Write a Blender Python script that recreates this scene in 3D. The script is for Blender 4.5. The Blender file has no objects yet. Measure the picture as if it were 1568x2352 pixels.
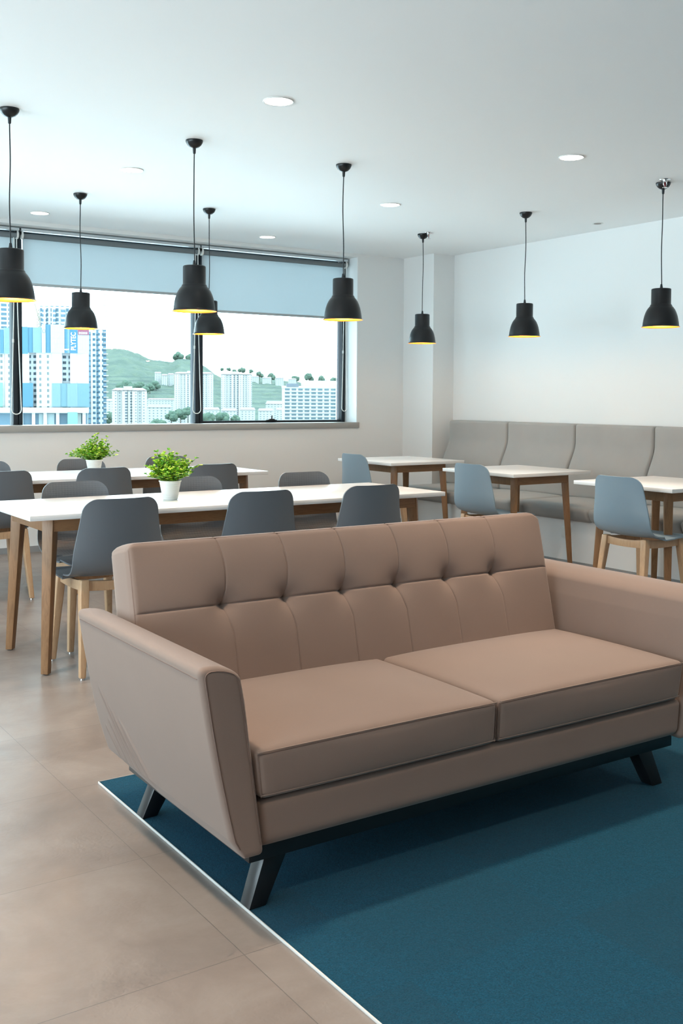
import bpy, bmesh, math, random
from mathutils import Vector, Matrix, noise
C = bpy.context.scene.collection
sc = bpy.context.scene
PI = math.pi
random.seed(7)

# ---------------------------------------------------------------- materials
def mat(name, col=(.8,.8,.8), rough=.5, metal=0., spec=.5, **kw):
    m = bpy.data.materials.new(name); m.use_nodes = True
    b = m.node_tree.nodes['Principled BSDF']
    b.inputs['Base Color'].default_value = (*col, 1)
    b.inputs['Roughness'].default_value = rough
    b.inputs['Metallic'].default_value = metal
    b.inputs['Specular IOR Level'].default_value = spec
    for k, v in kw.items():
        b.inputs[k.replace('_', ' ')].default_value = v
    return m
def nd(m, t, **kw):
    n = m.node_tree.nodes.new(t)
    for k, v in kw.items(): setattr(n, k, v)
    return n
def lk(m, a, b): m.node_tree.links.new(a, b)
def bs(m): return m.node_tree.nodes['Principled BSDF']
def coords(m, scale=(1,1,1), kind='Object'):
    tc = nd(m, 'ShaderNodeTexCoord'); mp = nd(m, 'ShaderNodeMapping')
    mp.inputs['Scale'].default_value = scale
    lk(m, tc.outputs[kind], mp.inputs['Vector'])
    return mp.outputs['Vector']
def noise_tex(m, vec, scale, detail=4, rough=.5, dist=0.):
    n = nd(m, 'ShaderNodeTexNoise'); n.inputs['Scale'].default_value = scale
    n.inputs['Detail'].default_value = detail; n.inputs['Roughness'].default_value = rough
    n.inputs['Distortion'].default_value = dist
    if vec is not None: lk(m, vec, n.inputs['Vector'])
    return n.outputs['Fac']
def ramp(m, fac, stops):
    r = nd(m, 'ShaderNodeValToRGB'); e = r.color_ramp.elements
    while len(e) < len(stops): e.new(.5)
    for k, (p, c) in enumerate(stops):
        e[k].position = p; e[k].color = (*c, 1) if len(c) == 3 else c
    lk(m, fac, r.inputs['Fac']); return r.outputs['Color']
def bump(m, h, strength=.2, dist=.01, normal=None):
    b = nd(m, 'ShaderNodeBump'); b.inputs['Strength'].default_value = strength
    b.inputs['Distance'].default_value = dist; lk(m, h, b.inputs['Height'])
    if normal is not None: lk(m, normal, b.inputs['Normal'])
    lk(m, b.outputs['Normal'], bs(m).inputs['Normal']); return b.outputs['Normal']
def mth(m, op, a, b=None, c=None):
    n = nd(m, 'ShaderNodeMath', operation=op)
    for k, v in enumerate((a, b, c)):
        if v is None: continue
        if isinstance(v, (int, float)): n.inputs[k].default_value = v
        else: lk(m, v, n.inputs[k])
    return n.outputs[0]
def mixc(m, fac, a, b, mode='MIX'):
    n = nd(m, 'ShaderNodeMix', data_type='RGBA', blend_type=mode)
    for k, v in ((0, fac), (6, a), (7, b)):
        if isinstance(v, (int, float)): n.inputs[k].default_value = v
        elif isinstance(v, tuple): n.inputs[k].default_value = (*v, 1)
        else: lk(m, v, n.inputs[k])
    return n.outputs[2]
def sep(m, vec):
    s = nd(m, 'ShaderNodeSeparateXYZ'); lk(m, vec, s.inputs[0]); return s.outputs

def paint(name, col, rough=.6):
    m = mat(name, col, rough); v = coords(m)
    bump(m, noise_tex(m, v, 180, 3), .06, .002); return m
M = {}
M['wall'] = paint('wall_paint', (.80,.795,.78))
M['ceil'] = paint('ceiling_paint', (.93,.925,.915), .7)
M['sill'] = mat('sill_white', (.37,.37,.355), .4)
M['reveal'] = paint('reveal_paint', (.82,.84,.84), .5)
M['skirt'] = mat('skirting_grey', (.30,.30,.30), .4)
M['alu'] = mat('window_aluminium', (.024,.030,.037), .6, .0, .2)
M['rail'] = mat('blind_rail', (.62,.66,.68), .3, .3)
M['white_plastic'] = mat('white_plastic', (.75,.75,.72), .35)
M['chrome'] = mat('chrome', (.7,.7,.7), .18, 1.)
M['black_gap'] = mat('dark_interior', (.012,.012,.012), .6)
M['laminate'] = mat('white_laminate', (.80,.79,.78), .22)

# glass: clear pane with a faint reflection
m = mat('window_glass'); M['glass'] = m; nt = m.node_tree; nt.nodes.remove(bs(m))
out = nt.nodes['Material Output']; tr = nd(m, 'ShaderNodeBsdfTransparent'); gl = nd(m, 'ShaderNodeBsdfGlossy')
tr.inputs[0].default_value = (.93,.985,.99,1); gl.inputs['Roughness'].default_value = .0
fr = nd(m, 'ShaderNodeFresnel'); fr.inputs[0].default_value = 1.45; mx = nd(m, 'ShaderNodeMixShader')
lk(m, mth(m, 'MULTIPLY', fr.outputs[0], .7), mx.inputs[0]); lk(m, tr.outputs[0], mx.inputs[1]); lk(m, gl.outputs[0], mx.inputs[2]); lk(m, mx.outputs[0], out.inputs[0])

# blind fabric: a woven screen, partly see-through
m = mat('blind_screen'); M['blind'] = m; nt = m.node_tree; nt.nodes.remove(bs(m)); out = nt.nodes['Material Output']
tr = nd(m, 'ShaderNodeBsdfTransparent'); df = nd(m, 'ShaderNodeBsdfDiffuse'); tl = nd(m, 'ShaderNodeBsdfTranslucent')
tr.inputs[0].default_value = (.95,1,1,1); df.inputs[0].default_value = (.36,.38,.39,1); tl.inputs[0].default_value = (.25,.275,.285,1)
a1 = nd(m, 'ShaderNodeAddShader'); mx = nd(m, 'ShaderNodeMixShader')
vv = coords(m, (1,1,1)); nz = noise_tex(m, vv, 1.3, 2)
lk(m, df.outputs[0], a1.inputs[0]); lk(m, tl.outputs[0], a1.inputs[1])
lk(m, mth(m, 'MULTIPLY_ADD', nz, .014, .008), mx.inputs[0]); lk(m, a1.outputs[0], mx.inputs[1]); lk(m, tr.outputs[0], mx.inputs[2]); lk(m, mx.outputs[0], out.inputs[0])
M['blind_roll'] = mat('blind_roll', (.16,.18,.19), .8)
M['blind_bar'] = mat('blind_bar', (.40,.42,.42), .5)

# floor: large concrete-look vinyl tiles
m = mat('vinyl_tile', rough=.35); M['floor'] = m
v = coords(m); x, y, z = sep(m, v)
T = .594
def seam(m, c, off, t, w):
    f = mth(m, 'FRACT', mth(m, 'DIVIDE', mth(m, 'SUBTRACT', c, off), t))
    d = mth(m, 'MINIMUM', f, mth(m, 'SUBTRACT', 1., f))
    return mth(m, 'LESS_THAN', d, w / t)
s = mth(m, 'MAXIMUM', seam(m, x, 1.112 - 4*T, T*1.0, .0011), seam(m, y, 3.229 - 12*T, T, .0011))
tone = nd(m, 'ShaderNodeTexWhiteNoise', noise_dimensions='2D')
cmb = nd(m, 'ShaderNodeCombineXYZ')
lk(m, mth(m, 'FLOOR', mth(m, 'DIVIDE', mth(m, 'SUBTRACT', x, 1.112 - 4*T), T)), cmb.inputs[0]); lk(m, mth(m, 'FLOOR', mth(m, 'DIVIDE', mth(m, 'SUBTRACT', y, 3.229 - 12*T), T)), cmb.inputs[1])
lk(m, cmb.outputs[0], tone.inputs['Vector'])
n1 = noise_tex(m, v, 3.2, 7, .62, .4); n2 = noise_tex(m, v, 22, 6, .7)
base = ramp(m, n1, [(.30, (.165,.130,.114)), (.5, (.220,.178,.157)), (.70, (.282,.240,.216))])
base = mixc(m, mth(m, 'MULTIPLY', n2, .5), base, (.175,.148,.134))
base = mixc(m, mth(m, 'MULTIPLY', tone.outputs[0], .22), base, (.32,.285,.262))
base = mixc(m, mth(m, 'MULTIPLY', s, .75), base, (.10,.09,.085))
lk(m, base, bs(m).inputs['Base Color'])
lk(m, mth(m, 'MULTIPLY_ADD', noise_tex(m, v, 9, 4), .18, .25), bs(m).inputs['Roughness'])
wr = nd(m, 'ShaderNodeTexVoronoi', feature='SMOOTH_F1'); wr.inputs['Scale'].default_value = 70
dst = nd(m, 'ShaderNodeVectorMath', operation='ADD'); nzc = nd(m, 'ShaderNodeTexNoise'); nzc.inputs['Scale'].default_value = 30
lk(m, v, nzc.inputs['Vector']); sc2 = nd(m, 'ShaderNodeVectorMath', operation='SCALE'); lk(m, nzc.outputs['Color'], sc2.inputs[0]); sc2.inputs['Scale'].default_value = .05
lk(m, v, dst.inputs[0]); lk(m, sc2.outputs[0], dst.inputs[1]); lk(m, dst.outputs[0], wr.inputs['Vector'])
patch = mth(m, 'MULTIPLY', mth(m, 'MINIMUM', mth(m, 'MAXIMUM', mth(m, 'MULTIPLY', mth(m, 'SUBTRACT', noise_tex(m, v, 2.6, 1), .5), 3.), 0.), 1.), .5)
hh = mth(m, 'SUBTRACT', mth(m, 'MULTIPLY', wr.outputs['Distance'], mth(m, 'ADD', patch, .15)), mth(m, 'MULTIPLY', s, 1.))
bump(m, hh, .6, .0018)

# carpet tiles
m = mat('carpet_teal', rough=1., spec=.1); M['carpet'] = m
v = coords(m); x, y, z = sep(m, v)
cmb = nd(m, 'ShaderNodeCombineXYZ'); tone = nd(m, 'ShaderNodeTexWhiteNoise', noise_dimensions='2D')
lk(m, mth(m, 'FLOOR', mth(m, 'DIVIDE', mth(m, 'SUBTRACT', x, -3.64), .5)), cmb.inputs[0]); lk(m, mth(m, 'FLOOR', mth(m, 'DIVIDE', mth(m, 'SUBTRACT', y, -4.53), .33)), cmb.inputs[1])
lk(m, cmb.outputs[0], tone.inputs['Vector'])
fine = noise_tex(m, v, 260, 3, .8); mid = noise_tex(m, v, 60, 4, .7)
c = ramp(m, fine, [(.3, (.002,.032,.062)), (.7, (.009,.112,.195))])
c = mixc(m, mth(m, 'MULTIPLY', mid, .35), c, (.004,.045,.07))
c = mixc(m, mth(m, 'MULTIPLY', tone.outputs[0], .42), c, (.010,.050,.080))
lk(m, c, bs(m).inputs['Base Color']); bump(m, mth(m, 'ADD', fine, mid), .9, .006)
bs(m).inputs['Sheen Weight'].default_value = .04
bs(m).inputs['Sheen Roughness'].default_value = .5
M['trim'] = mat('edge_trim', (.62,.60,.57), .45, .0)

# upholstery
def fabric(name, col, sheen=.25, var=.06):
    m = mat(name, col, .88, spec=.25); v = coords(m)
    n = noise_tex(m, v, 420, 2, .6); n2 = noise_tex(m, v, 6, 3)
    a = tuple(k*(1-var) for k in col); b = tuple(min(1, k*(1+var)) for k in col)
    c = mixc(m, n2, a, b); c = mixc(m, mth(m, 'MULTIPLY', n, .25), c, tuple(k*.8 for k in col))
    lk(m, c, bs(m).inputs['Base Color']); bump(m, n, .12, .001)
    bs(m).inputs['Sheen Weight'].default_value = sheen; bs(m).inputs['Sheen Roughness'].default_value = .45
    return m
M['sofa'] = fabric('sofa_velour', (.242,.172,.141), .2)
M['sofa_seam'] = fabric('sofa_seam', (.17,.11,.09), .1)
M['bench'] = fabric('bench_fabric', (.375,.362,.342), .15)
M['bench_seam'] = fabric('bench_seam', (.20,.18,.165), .1)
M['lacquer'] = mat('black_lacquer', (.010,.010,.011), .28)

# woods
def wood(name, a, b, sc_=(14,14,1.6), rough=.42):
    m = mat(name, a, rough); v = coords(m, sc_)
    n = noise_tex(m, v, 3., 6, .62, 1.6); n2 = noise_tex(m, v, 26, 3, .6)
    c = ramp(m, n, [(.3, a), (.52, b), (.75, tuple(k*.82 for k in a))])
    c = mixc(m, mth(m, 'MULTIPLY', n2, .25), c, tuple(k*.7 for k in a))
    lk(m, c, bs(m).inputs['Base Color']); bump(m, n2, .08, .001); return m
M['oak'] = wood('table_oak', (.24,.118,.052), (.33,.175,.083))
M['oak_x'] = wood('table_oak_rail', (.24,.118,.052), (.33,.175,.083), (1.6,14,14))
M['beech'] = wood('chair_beech', (.53,.315,.175), (.62,.40,.235))

# chair shells
M['shell'] = mat('chair_shell', (.135,.152,.172), .38)
def quilted(key, name, col):
    m = mat(name, col, .42); M[key] = m
    v = coords(m); vo = nd(m, 'ShaderNodeTexVoronoi', feature='F1'); vo.inputs['Scale'].default_value = 60; vo.inputs['Randomness'].default_value = .12
    mp = nd(m, 'ShaderNodeMapping'); mp.inputs['Scale'].default_value = (1.0,1.5,1.5); lk(m, v, mp.inputs['Vector']); lk(m, mp.outputs[0], vo.inputs['Vector'])
    bump(m, vo.outputs['Distance'], .4, .004)
quilted('shell_q', 'chair_shell_quilted', (.135,.150,.170))
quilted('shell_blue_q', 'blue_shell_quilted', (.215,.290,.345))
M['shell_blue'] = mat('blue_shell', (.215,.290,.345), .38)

# lamps
M['lamp'] = mat('lamp_black', (.011,.011,.012), .34, .0, .35)
M['lamp_in'] = mat('lamp_gold', (.90,.36,.055), .4, .5)
M['cable'] = mat('lamp_cable', (.015,.017,.02), .6)
def emis(name, col, st):
    m = mat(name, (0,0,0), .5); b = bs(m); b.inputs['Emission Color'].default_value = (*col, 1); b.inputs['Emission Strength'].default_value = st; return m
M['bulb'] = emis('bulb_glow', (1,.80,.50), 25)
M['downlight'] = emis('downlight_glow', (1,.93,.84), 12)

# plants
m = mat('leaf', rough=.45); M['leaf'] = m
g = nd(m, 'ShaderNodeNewGeometry')
lk(m, ramp(m, g.outputs['Random Per Island'], [(0, (.05,.24,.012)), (.25, (.12,.42,.02)), (.5, (.30,.60,.03)), (.75, (.58,.76,.06)), (1, (.70,.82,.12))]), bs(m).inputs['Base Color'])
bs(m).inputs['Subsurface Weight'].default_value = .0
M['stem'] = mat('stem', (.10,.16,.04), .6)
m = mat('pot_white', (.80,.79,.77), .5); M['pot'] = m
M['soil'] = mat('pot_soil', (.03,.05,.02), .9)

# ---------------------------------------------------------------- mesh helpers
def obj(name, verts, faces, m, parent=None, off=(0,0,0), smooth=None, mats=None, fm=None):
    me = bpy.data.meshes.new(name)
    if off != (0,0,0): verts = [(a-off[0], b-off[1], c-off[2]) for a, b, c in verts]
    me.from_pydata([tuple(v) for v in verts], [], faces); me.update()
    for mm in (mats or [m]): me.materials.append(mm)
    if fm: me.polygons.foreach_set('material_index', fm)
    if smooth is not None:
        me.polygons.foreach_set('use_smooth', [True]*len(me.polygons))
        if smooth < 179: me.set_sharp_from_angle(angle=math.radians(smooth))
    o = bpy.data.objects.new(name, me); C.objects.link(o); o.parent = parent
    return o
class MB:
    def __init__(s): s.v = []; s.f = []
    def add(s, v, f):
        n = len(s.v); s.v += [tuple(p) for p in v]; s.f += [tuple(i+n for i in q) for q in f]; return s
    def hexa(s, p):                       # p: 4 bottom (ccw), 4 top
        return s.add(p, [(3,2,1,0),(4,5,6,7),(0,1,5,4),(1,2,6,5),(2,3,7,6),(3,0,4,7)])
    def box(s, x0, x1, y0, y1, z0, z1):
        return s.hexa([(x0,y0,z0),(x1,y0,z0),(x1,y1,z0),(x0,y1,z0),(x0,y0,z1),(x1,y0,z1),(x1,y1,z1),(x0,y1,z1)])
    def loft(s, rings, caps=True, closed=True):
        n = len(rings[0]); v = [p for r in rings for p in r]; f = []
        for k in range(len(rings)-1):
            for i in range(n if closed else n-1):
                j = (i+1) % n; f.append((k*n+i, k*n+j, (k+1)*n+j, (k+1)*n+i))
        if caps: f += [tuple(range(n-1,-1,-1)), tuple(range((len(rings)-1)*n, len(rings)*n))]
        return s.add(v, f)
    def tube(s, pts, r, n=8, closed=False, caps=True):
        pts = [Vector(p) for p in pts]; rings = []; N = len(pts); up = None
        rr = r if isinstance(r, (list, tuple)) else [r]*N
        for k, p in enumerate(pts):
            a = pts[(k-1) % N] if (k > 0 or closed) else p; b = pts[(k+1) % N] if (k < N-1 or closed) else p
            t = (b-a).normalized()
            if up is None: up = Vector((0,0,1)) if abs(t.z) < .9 else Vector((1,0,0))
            u = (up - t*up.dot(t)).normalized(); w = t.cross(u); up = u
            rings.append([p + (u*math.cos(2*PI*i/n) + w*math.sin(2*PI*i/n))*rr[k] for i in range(n)])
        if closed:
            rings.append(rings[0]); return s.loft(rings, False)
        return s.loft(rings, caps)
    def lathe(s, prof, n=40, c=(0,0,0), caps=False):
        rings = [[(c[0]+r*math.cos(2*PI*i/n), c[1]+r*math.sin(2*PI*i/n), c[2]+z) for i in range(n)] for r, z in prof]
        return s.loft(rings, caps)
    def extr(s, poly, z0, z1, fn=lambda x, y, z: (x, y, z)):
        return s.loft([[fn(x, y, z0) for x, y in poly], [fn(x, y, z1) for x, y in poly]])
    def build(s, name, m, parent=None, off=(0,0,0), smooth=None, bevel=0, seg=2, **kw):
        o = obj(name, s.v, s.f, m, parent, off, None, **kw)
        bm = bmesh.new(); bm.from_mesh(o.data)
        bmesh.ops.recalc_face_normals(bm, faces=bm.faces)
        if bevel:
            es = [e for e in bm.edges if len(e.link_faces) == 2 and e.calc_face_angle(0) > .5]
            bmesh.ops.bevel(bm, geom=es, offset=bevel, segments=seg, affect='EDGES', profile=.5, clamp_overlap=True)
            smooth = smooth or 40
        bm.to_mesh(o.data); bm.free()
        if smooth is not None:
            o.data.polygons.foreach_set('use_smooth', [True]*len(o.data.polygons))
            if smooth < 179: o.data.set_sharp_from_angle(angle=math.radians(smooth))
        return o
def lines(a, b, r, n, e=4):
    L = [a + r*(1-math.cos(PI/2*k/e)) for k in range(e)] + [a+r+(b-a-2*r)*k/n for k in range(n+1)] + [b-r+r*math.sin(PI/2*k/e) for k in range(1, e+1)]
    return L
def softbox(dim, r, nseg, warp=None, e=4):
    """rounded box of dim (x0,x1,y0,y1,z0,z1), dense faces, optional warp(p)->p"""
    x0,x1,y0,y1,z0,z1 = dim; lo = (x0,y0,z0); hi = (x1,y1,z1)
    L = [lines(lo[k], hi[k], r, nseg[k], e) for k in range(3)]
    V = {}; vs = []; fs = []
    def vid(p):
        q = tuple(round(t, 6) for t in p)
        if q in V: return V[q]
        c = [min(max(p[k], lo[k]+r), hi[k]-r) for k in range(3)]
        d = Vector([p[k]-c[k] for k in range(3)])
        if d.length > 1e-9: d = d.normalized()*r
        w = Vector(c)+d
        if warp: w = warp(w.x, w.y, w.z)
        V[q] = len(vs); vs.append(tuple(w)); return V[q]
    for ax in range(3):
        a, b = [k for k in range(3) if k != ax]
        for side in (0, 1):
            val = hi[ax] if side else lo[ax]
            for i in range(len(L[a])-1):
                for j in range(len(L[b])-1):
                    q = []
                    for (ii, jj) in ((i,j),(i+1,j),(i+1,j+1),(i,j+1)):
                        p = [0,0,0]; p[ax] = val; p[a] = L[a][ii]; p[b] = L[b][jj]; q.append(vid(p))
                    flip = (ax == 1) ^ (side == 0)
                    if len(set(q)) == 4: fs.append(tuple(q[::-1]) if flip else tuple(q))
    return vs, fs
def thing(name, label, cat, loc=(0,0,0), rz=0, group=None):
    o = bpy.data.objects.new(name, None); C.objects.link(o); o.location = loc; o.rotation_euler = (0,0,rz)
    o.empty_display_size = .1
    o['label'] = label; o['category'] = cat
    if group: o['group'] = group
    return o
def struct(o, label=None, cat=None):
    o['kind'] = 'structure'
    if label: o['label'] = label
    if cat: o['category'] = cat
    return o
def dup(root, loc, rz=0, label=None, group=None):
    r = root.copy(); C.objects.link(r); r.location = loc; r.rotation_euler = (0,0,rz)
    if label: r['label'] = label
    if group: r['group'] = group
    for ch in list(root.children):
        c = ch.copy(); C.objects.link(c); c.parent = r
        for g in list(ch.children):
            d = g.copy(); C.objects.link(d); d.parent = c
    return r

# ---------------------------------------------------------------- room shell
H = 2.692; RX = 6.667; WY = 8.41; LX = -3.6; BY = -7.5; SX = 5.835
def sbox(name, m, label, cat, *d, **kw):
    return struct(MB().box(*d).build(name, m, **kw), label, cat)
sbox('floor', M['floor'], 'grey-beige concrete-look tile floor with thin joints', 'floor', LX-.2, RX+.2, BY-.2, WY+.35, -.12, 0)
sbox('ceiling', M['ceil'], 'plain off-white plaster ceiling with round downlights', 'ceiling', LX-.2, RX+.2, BY-.2, WY+.35, H, H+.15)
sbox('wall_right', M['wall'], 'white wall behind the upholstered bench', 'wall', RX, RX+.2, BY, WY+.35, 0, H)
M['wall_dark'] = paint('rear_wall_darkened', (.22,.20,.19))  # unseen rear wall, darkened so less light bounces onto forward-facing surfaces
sbox('wall_back', M['wall_dark'], 'unseen wall behind the camera, darkened to cut bounced light', 'wall', LX-.2, RX+.2, BY-.2, BY, 0, H)
w = MB(); w.box(LX, SX, WY, WY+.3, 0, .985); w.box(SX, RX, WY, WY+.3, 0, H); w.box(LX, SX, WY, WY+.3, 2.661, H)
struct(w.build('wall_window', M['wall']), 'off-white wall under and beside the wide window', 'wall')
w = MB(); w.box(LX-.2, LX, BY, WY+.3, 0, .15); w.box(LX-.2, LX, BY, WY+.3, 2.32, H); w.box(LX-.2, LX, BY, -.55, .15, 2.32); w.box(LX-.2, LX, 6.55, WY+.3, .15, 2.32)
struct(w.build('wall_left', M['wall']), 'white wall with long unseen windows left of the camera', 'wall')
sbox('wall_column', M['wall'], 'white square column in the far corner between window wall and bench wall', 'column', 6.405, RX, 7.93, WY, 0, H)
sbox('baseboard_window', M['skirt'], 'low grey skirting under the window wall', 'baseboard', LX, 6.405, WY-.012, WY, 0, .05)
# sill
sbox('trim_1', M['sill'], 'deep pale window sill board running under the wide window', 'window sill', LX, SX+.02, WY-.018, WY+.235, .983, 1.038, bevel=.003)
sbox('trim_2', M['trim'], 'thin pale metal strip along the left edge of the teal carpet', 'floor trim', 1.2115, 1.215, -.7, 3.231, 0, .0075, bevel=.001)
sbox('trim_3', M['skirt'], 'thin dark strip along the back edge of the teal carpet', 'floor trim', 1.215, 6.2, 3.229, 3.233, 0, .007)
sbox('trim_4', M['reveal'], 'white painted side of the window recess at its right end', 'window reveal', SX-.004, SX, WY+.004, WY+.3, 1.038, 2.661)
o = MB().box(1.215, 6.2, -.7, 3.229, 0, .006).build('carpet', M['carpet'])
struct(o, 'teal blue carpet tiles inlaid in the floor under the sofa', 'carpet')

# windows: bays between dark mullions. Mullion right faces at these x
FY = 8.62
def window(n, x0, x1, rail_bottom, label):
    root = bpy.data.objects.new(f'window_{n}', None); C.objects.link(root); root.location = (x0, FY, 1.038); struct(root, label, 'window')
    f = MB(); off = (x0, FY, 1.038)
    f.box(x0-.075, x0-.036, FY-.015, FY+.09, 1.038, 2.66); f.box(x0-.030, x0, FY-.02, FY+.09, 1.038, 2.66); f.box(x0-.037, x0-.029, FY, FY+.08, 1.038, 2.66)
    f.box(x0, x1-.075, FY+.02, FY+.09, 2.60, 2.66)
    fr = f.build('window_frame', M['alu'], root, off, bevel=.002)
    if rail_bottom:
        b = MB(); b.box(x0, x1-.05, FY+.0, FY+.07, 1.038, 1.058); b.box(x1-.05, x1, FY-.0, FY+.07, 1.038, 2.66); b.box(x1-.05, x1-.02, FY-.02, FY+.0, 1.038, 2.66)
        b.build('sash', M['alu'], root, off, bevel=.002)
        h = MB(); cx = 4.972; h.box(cx-.055, cx+.055, FY-.030, FY, 1.056, 1.066); h.box(cx-.028, cx+.028, FY-.034, FY-.004, 1.064, 1.075); h.tube([(cx,FY-.022,1.072),(cx,FY-.026,1.107)], .007, 8)
        h.build('window_handle', M['lacquer'], root, off, bevel=.002)
    g = MB(); g.box(x0-.01, x1-.07, FY+.045, FY+.051, 1.038, 2.62)
    g.build('glass_pane', M['glass'], root, off)
window(1, 4.245, 5.83, True, 'right bay of the wide window with a black handle on its lower frame')
window(2, 2.592, 4.245, False, 'middle bay of the wide window looking onto the wooded hill')
window(3, .94, 2.592, False, 'left bay of the wide window cut by the picture edge')
window(4, -.712, .94, False, 'window bay further left along the window wall')
window(5, -2.364, -.712, False, 'window bay second from the left wall corner')
window(6, LX+.08, -2.364, False, 'window bay at the left wall corner')
# left wall windows (unseen, added for the cool side light; they let the daylight in)
for k in range(4):
    y0 = -.5 + k*1.75
    root = bpy.data.objects.new(f'window_{7+k}', None); C.objects.link(root); root.location = (LX-.1, y0, .15)
    struct(root, f'unseen window bay in the left wall, number {k+1} from the rear', 'window')
    f = MB(); f.box(LX-.14, LX-.06, y0, y0+.06, .15, 2.32); f.box(LX-.14, LX-.06, y0+.06, y0+1.75, .15, .2); f.box(LX-.14, LX-.06, y0+.06, y0+1.75, 2.27, 2.32)
    f.build('window_frame', M['alu'], root, (LX-.1, y0, .15))

# roller blinds
def blind(xa, xb, zb, label):
    root = thing('roller_blind', label, 'roller blind', ((xa+xb)/2, 8.56, 2.655), group='roller blinds in the wide window'); off = tuple(root.location)
    MB().box(xa, xb, 8.53, 8.59, 2.628, 2.650).build('head_rail', M['rail'], root, off, bevel=.002)
    MB().tube([(xa+.02,8.56,2.592),(xb-.02,8.56,2.592)], .023, 20).build('roller_tube', M['blind_roll'], root, off, smooth=40)
    MB().box(xa+.022, xb-.022, 8.5815, 8.5828, zb+.02, 2.60).build('blind_fabric', M['blind'], root, off)
    MB().box(xa+.02, xb-.02, 8.576, 8.588, zb, zb+.022).build('bottom_bar', M['blind_bar'], root, off, bevel=.003)
    for sx, x in ((-1, xa+.01), (1, xb-.012)):
        p = [(math.cos(a)*.034, math.sin(a)*.034) for a in [k*PI/12 for k in range(24)]]
        b = MB(); b.extr(p, 0, .014, lambda u, v_, z: (x-.007+z, 8.56+u, 2.596+v_)); b.box(x-.007, x+.007, 8.54, 8.58, 2.60, 2.64)
        b.build('bracket', M['white_plastic'], root, off, smooth=40)
    return root, off
def chain(root, off, x, zb, w=.040, dy=0):
    pts = []
    for k in range(11):                        # left strand, down
        t = k/10; pts.append((x-.012-(w-.012)*max(0,(t-.25)/.75)**1.3, 8.54+dy, 2.57-(2.57-zb-w)*t))
    for k in range(1, 12): a = PI + PI*k/12; pts.append((x+w*math.cos(a), 8.54+dy, zb+w+w*math.sin(a)*1.0))
    for k in range(11):
        t = 1-k/10; pts.append((x+.012+(w-.012)*max(0,(t-.25)/.75)**1.3, 8.54+dy, 2.57-(2.57-zb-w)*t))
    o = MB().tube(pts, .0042, 6).build('bead_chain', M['white_plastic'], root, off, smooth=60)
    i = [k for k, p in enumerate(pts) if abs(p[2]-1.62) < .12][:1]
    if i:
        p = pts[i[0]]; MB().tube([(p[0],p[1],p[2]-.014),(p[0],p[1],p[2]+.014)], .0075, 8).build('chain_joiner', M['white_plastic'], root, off, smooth=60)
r, o_ = blind(.925, 2.555, 2.188, 'grey screen roller blind in the leftmost window bay, half hidden by a pendant lamp'); chain(r, o_, 2.522, 1.128)
r, o_ = blind(2.572, 4.185, 2.190, 'grey screen roller blind over the middle window bay, pulled down a little'); chain(r, o_, 4.153, 1.128)
r, o_ = blind(4.202, 5.80, 2.058, 'grey screen roller blind over the right window bay, hanging lowest'); chain(r, o_, 5.772, 1.146, .03)

# ---------------------------------------------------------------- ceiling fittings
def downlight(x, y, label, first=[None]):
    if first[0] is None:
        t = thing('downlight', label, 'ceiling light', (x, y, H), group='round downlights in the ceiling')
        MB().lathe([(.0735,0),(.0745,-.003),(.0715,-.0055),(.067,-.004),(.066,.0)], 40).build('trim_ring', M['white_plastic'], t, smooth=40)
        MB().lathe([(.0001,-.0030),(.067,-.0030),(.067,-.001),(.0001,-.001)], 40).build('diffuser', M['downlight'], t)
        L = bpy.data.lights.new('downlight_beam', 'AREA'); L.shape = 'DISK'; L.size = .13; L.energy = DOWN_W; L.color = (1,.80,.60); L.spread = math.radians(86)
        lo = bpy.data.objects.new('downlight_beam', L); C.objects.link(lo); lo.parent = t; lo.location = (0,0,-.008)
        first[0] = t; return t
    return dup(first[0], (x, y, H), 0, label)
DOWN_W = 12.5
DL = [((2.533,4.325),'round downlight nearest the camera, above the long table in front'),
      ((2.541,6.145),'round downlight between the two front left pendant lamps'),
      ((2.549,7.988),'round downlight at the far left, close to the left window bay'),
      ((4.569,7.985),'round downlight at the far middle, close to the right window bay'),
      ((4.543,6.137),'round downlight right of the centre, beyond the middle pendant lamp'),
      ((4.519,4.329),'round downlight at the right, left of the last pendant lamp'),
      ((.53,4.33),'round downlight left of the picture over the walkway'),
      ((.53,6.15),'round downlight left of the picture near the windows'),
      ((2.54,2.49),'round downlight above the sofa, over the picture edge'),
      ((4.53,2.49),'round downlight right of the sofa, outside the picture'),
      ((.53,2.49),'round downlight above the tile walkway left of the sofa'),
      ((2.54,.66),'round downlight above the camera'),
      ((4.53,.66),'round downlight behind the camera to the right'),
      ((.53,.66),'round downlight behind the camera to the left'),
      ((.53,-1.17),'unseen round downlight added two steps behind the camera, left'),  # rear rows added for warm bounce on ceiling and sofa front
      ((2.54,-1.17),'unseen round downlight added two steps behind the camera, middle'),
      ((4.53,-1.17),'unseen round downlight added two steps behind the camera, right'),
      ((2.54,-3.0),'unseen round downlight added furthest behind the camera')]
dim = None
for (x, y), l in DL:
    t = downlight(x, y, l)
    if y > 6:                                   # the rows by the window are dimmed in daylight
        for c in t.children:
            if c.type == 'LIGHT':
                if dim is None: dim = c.data.copy(); dim.energy = 3.2
                c.data = dim

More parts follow.
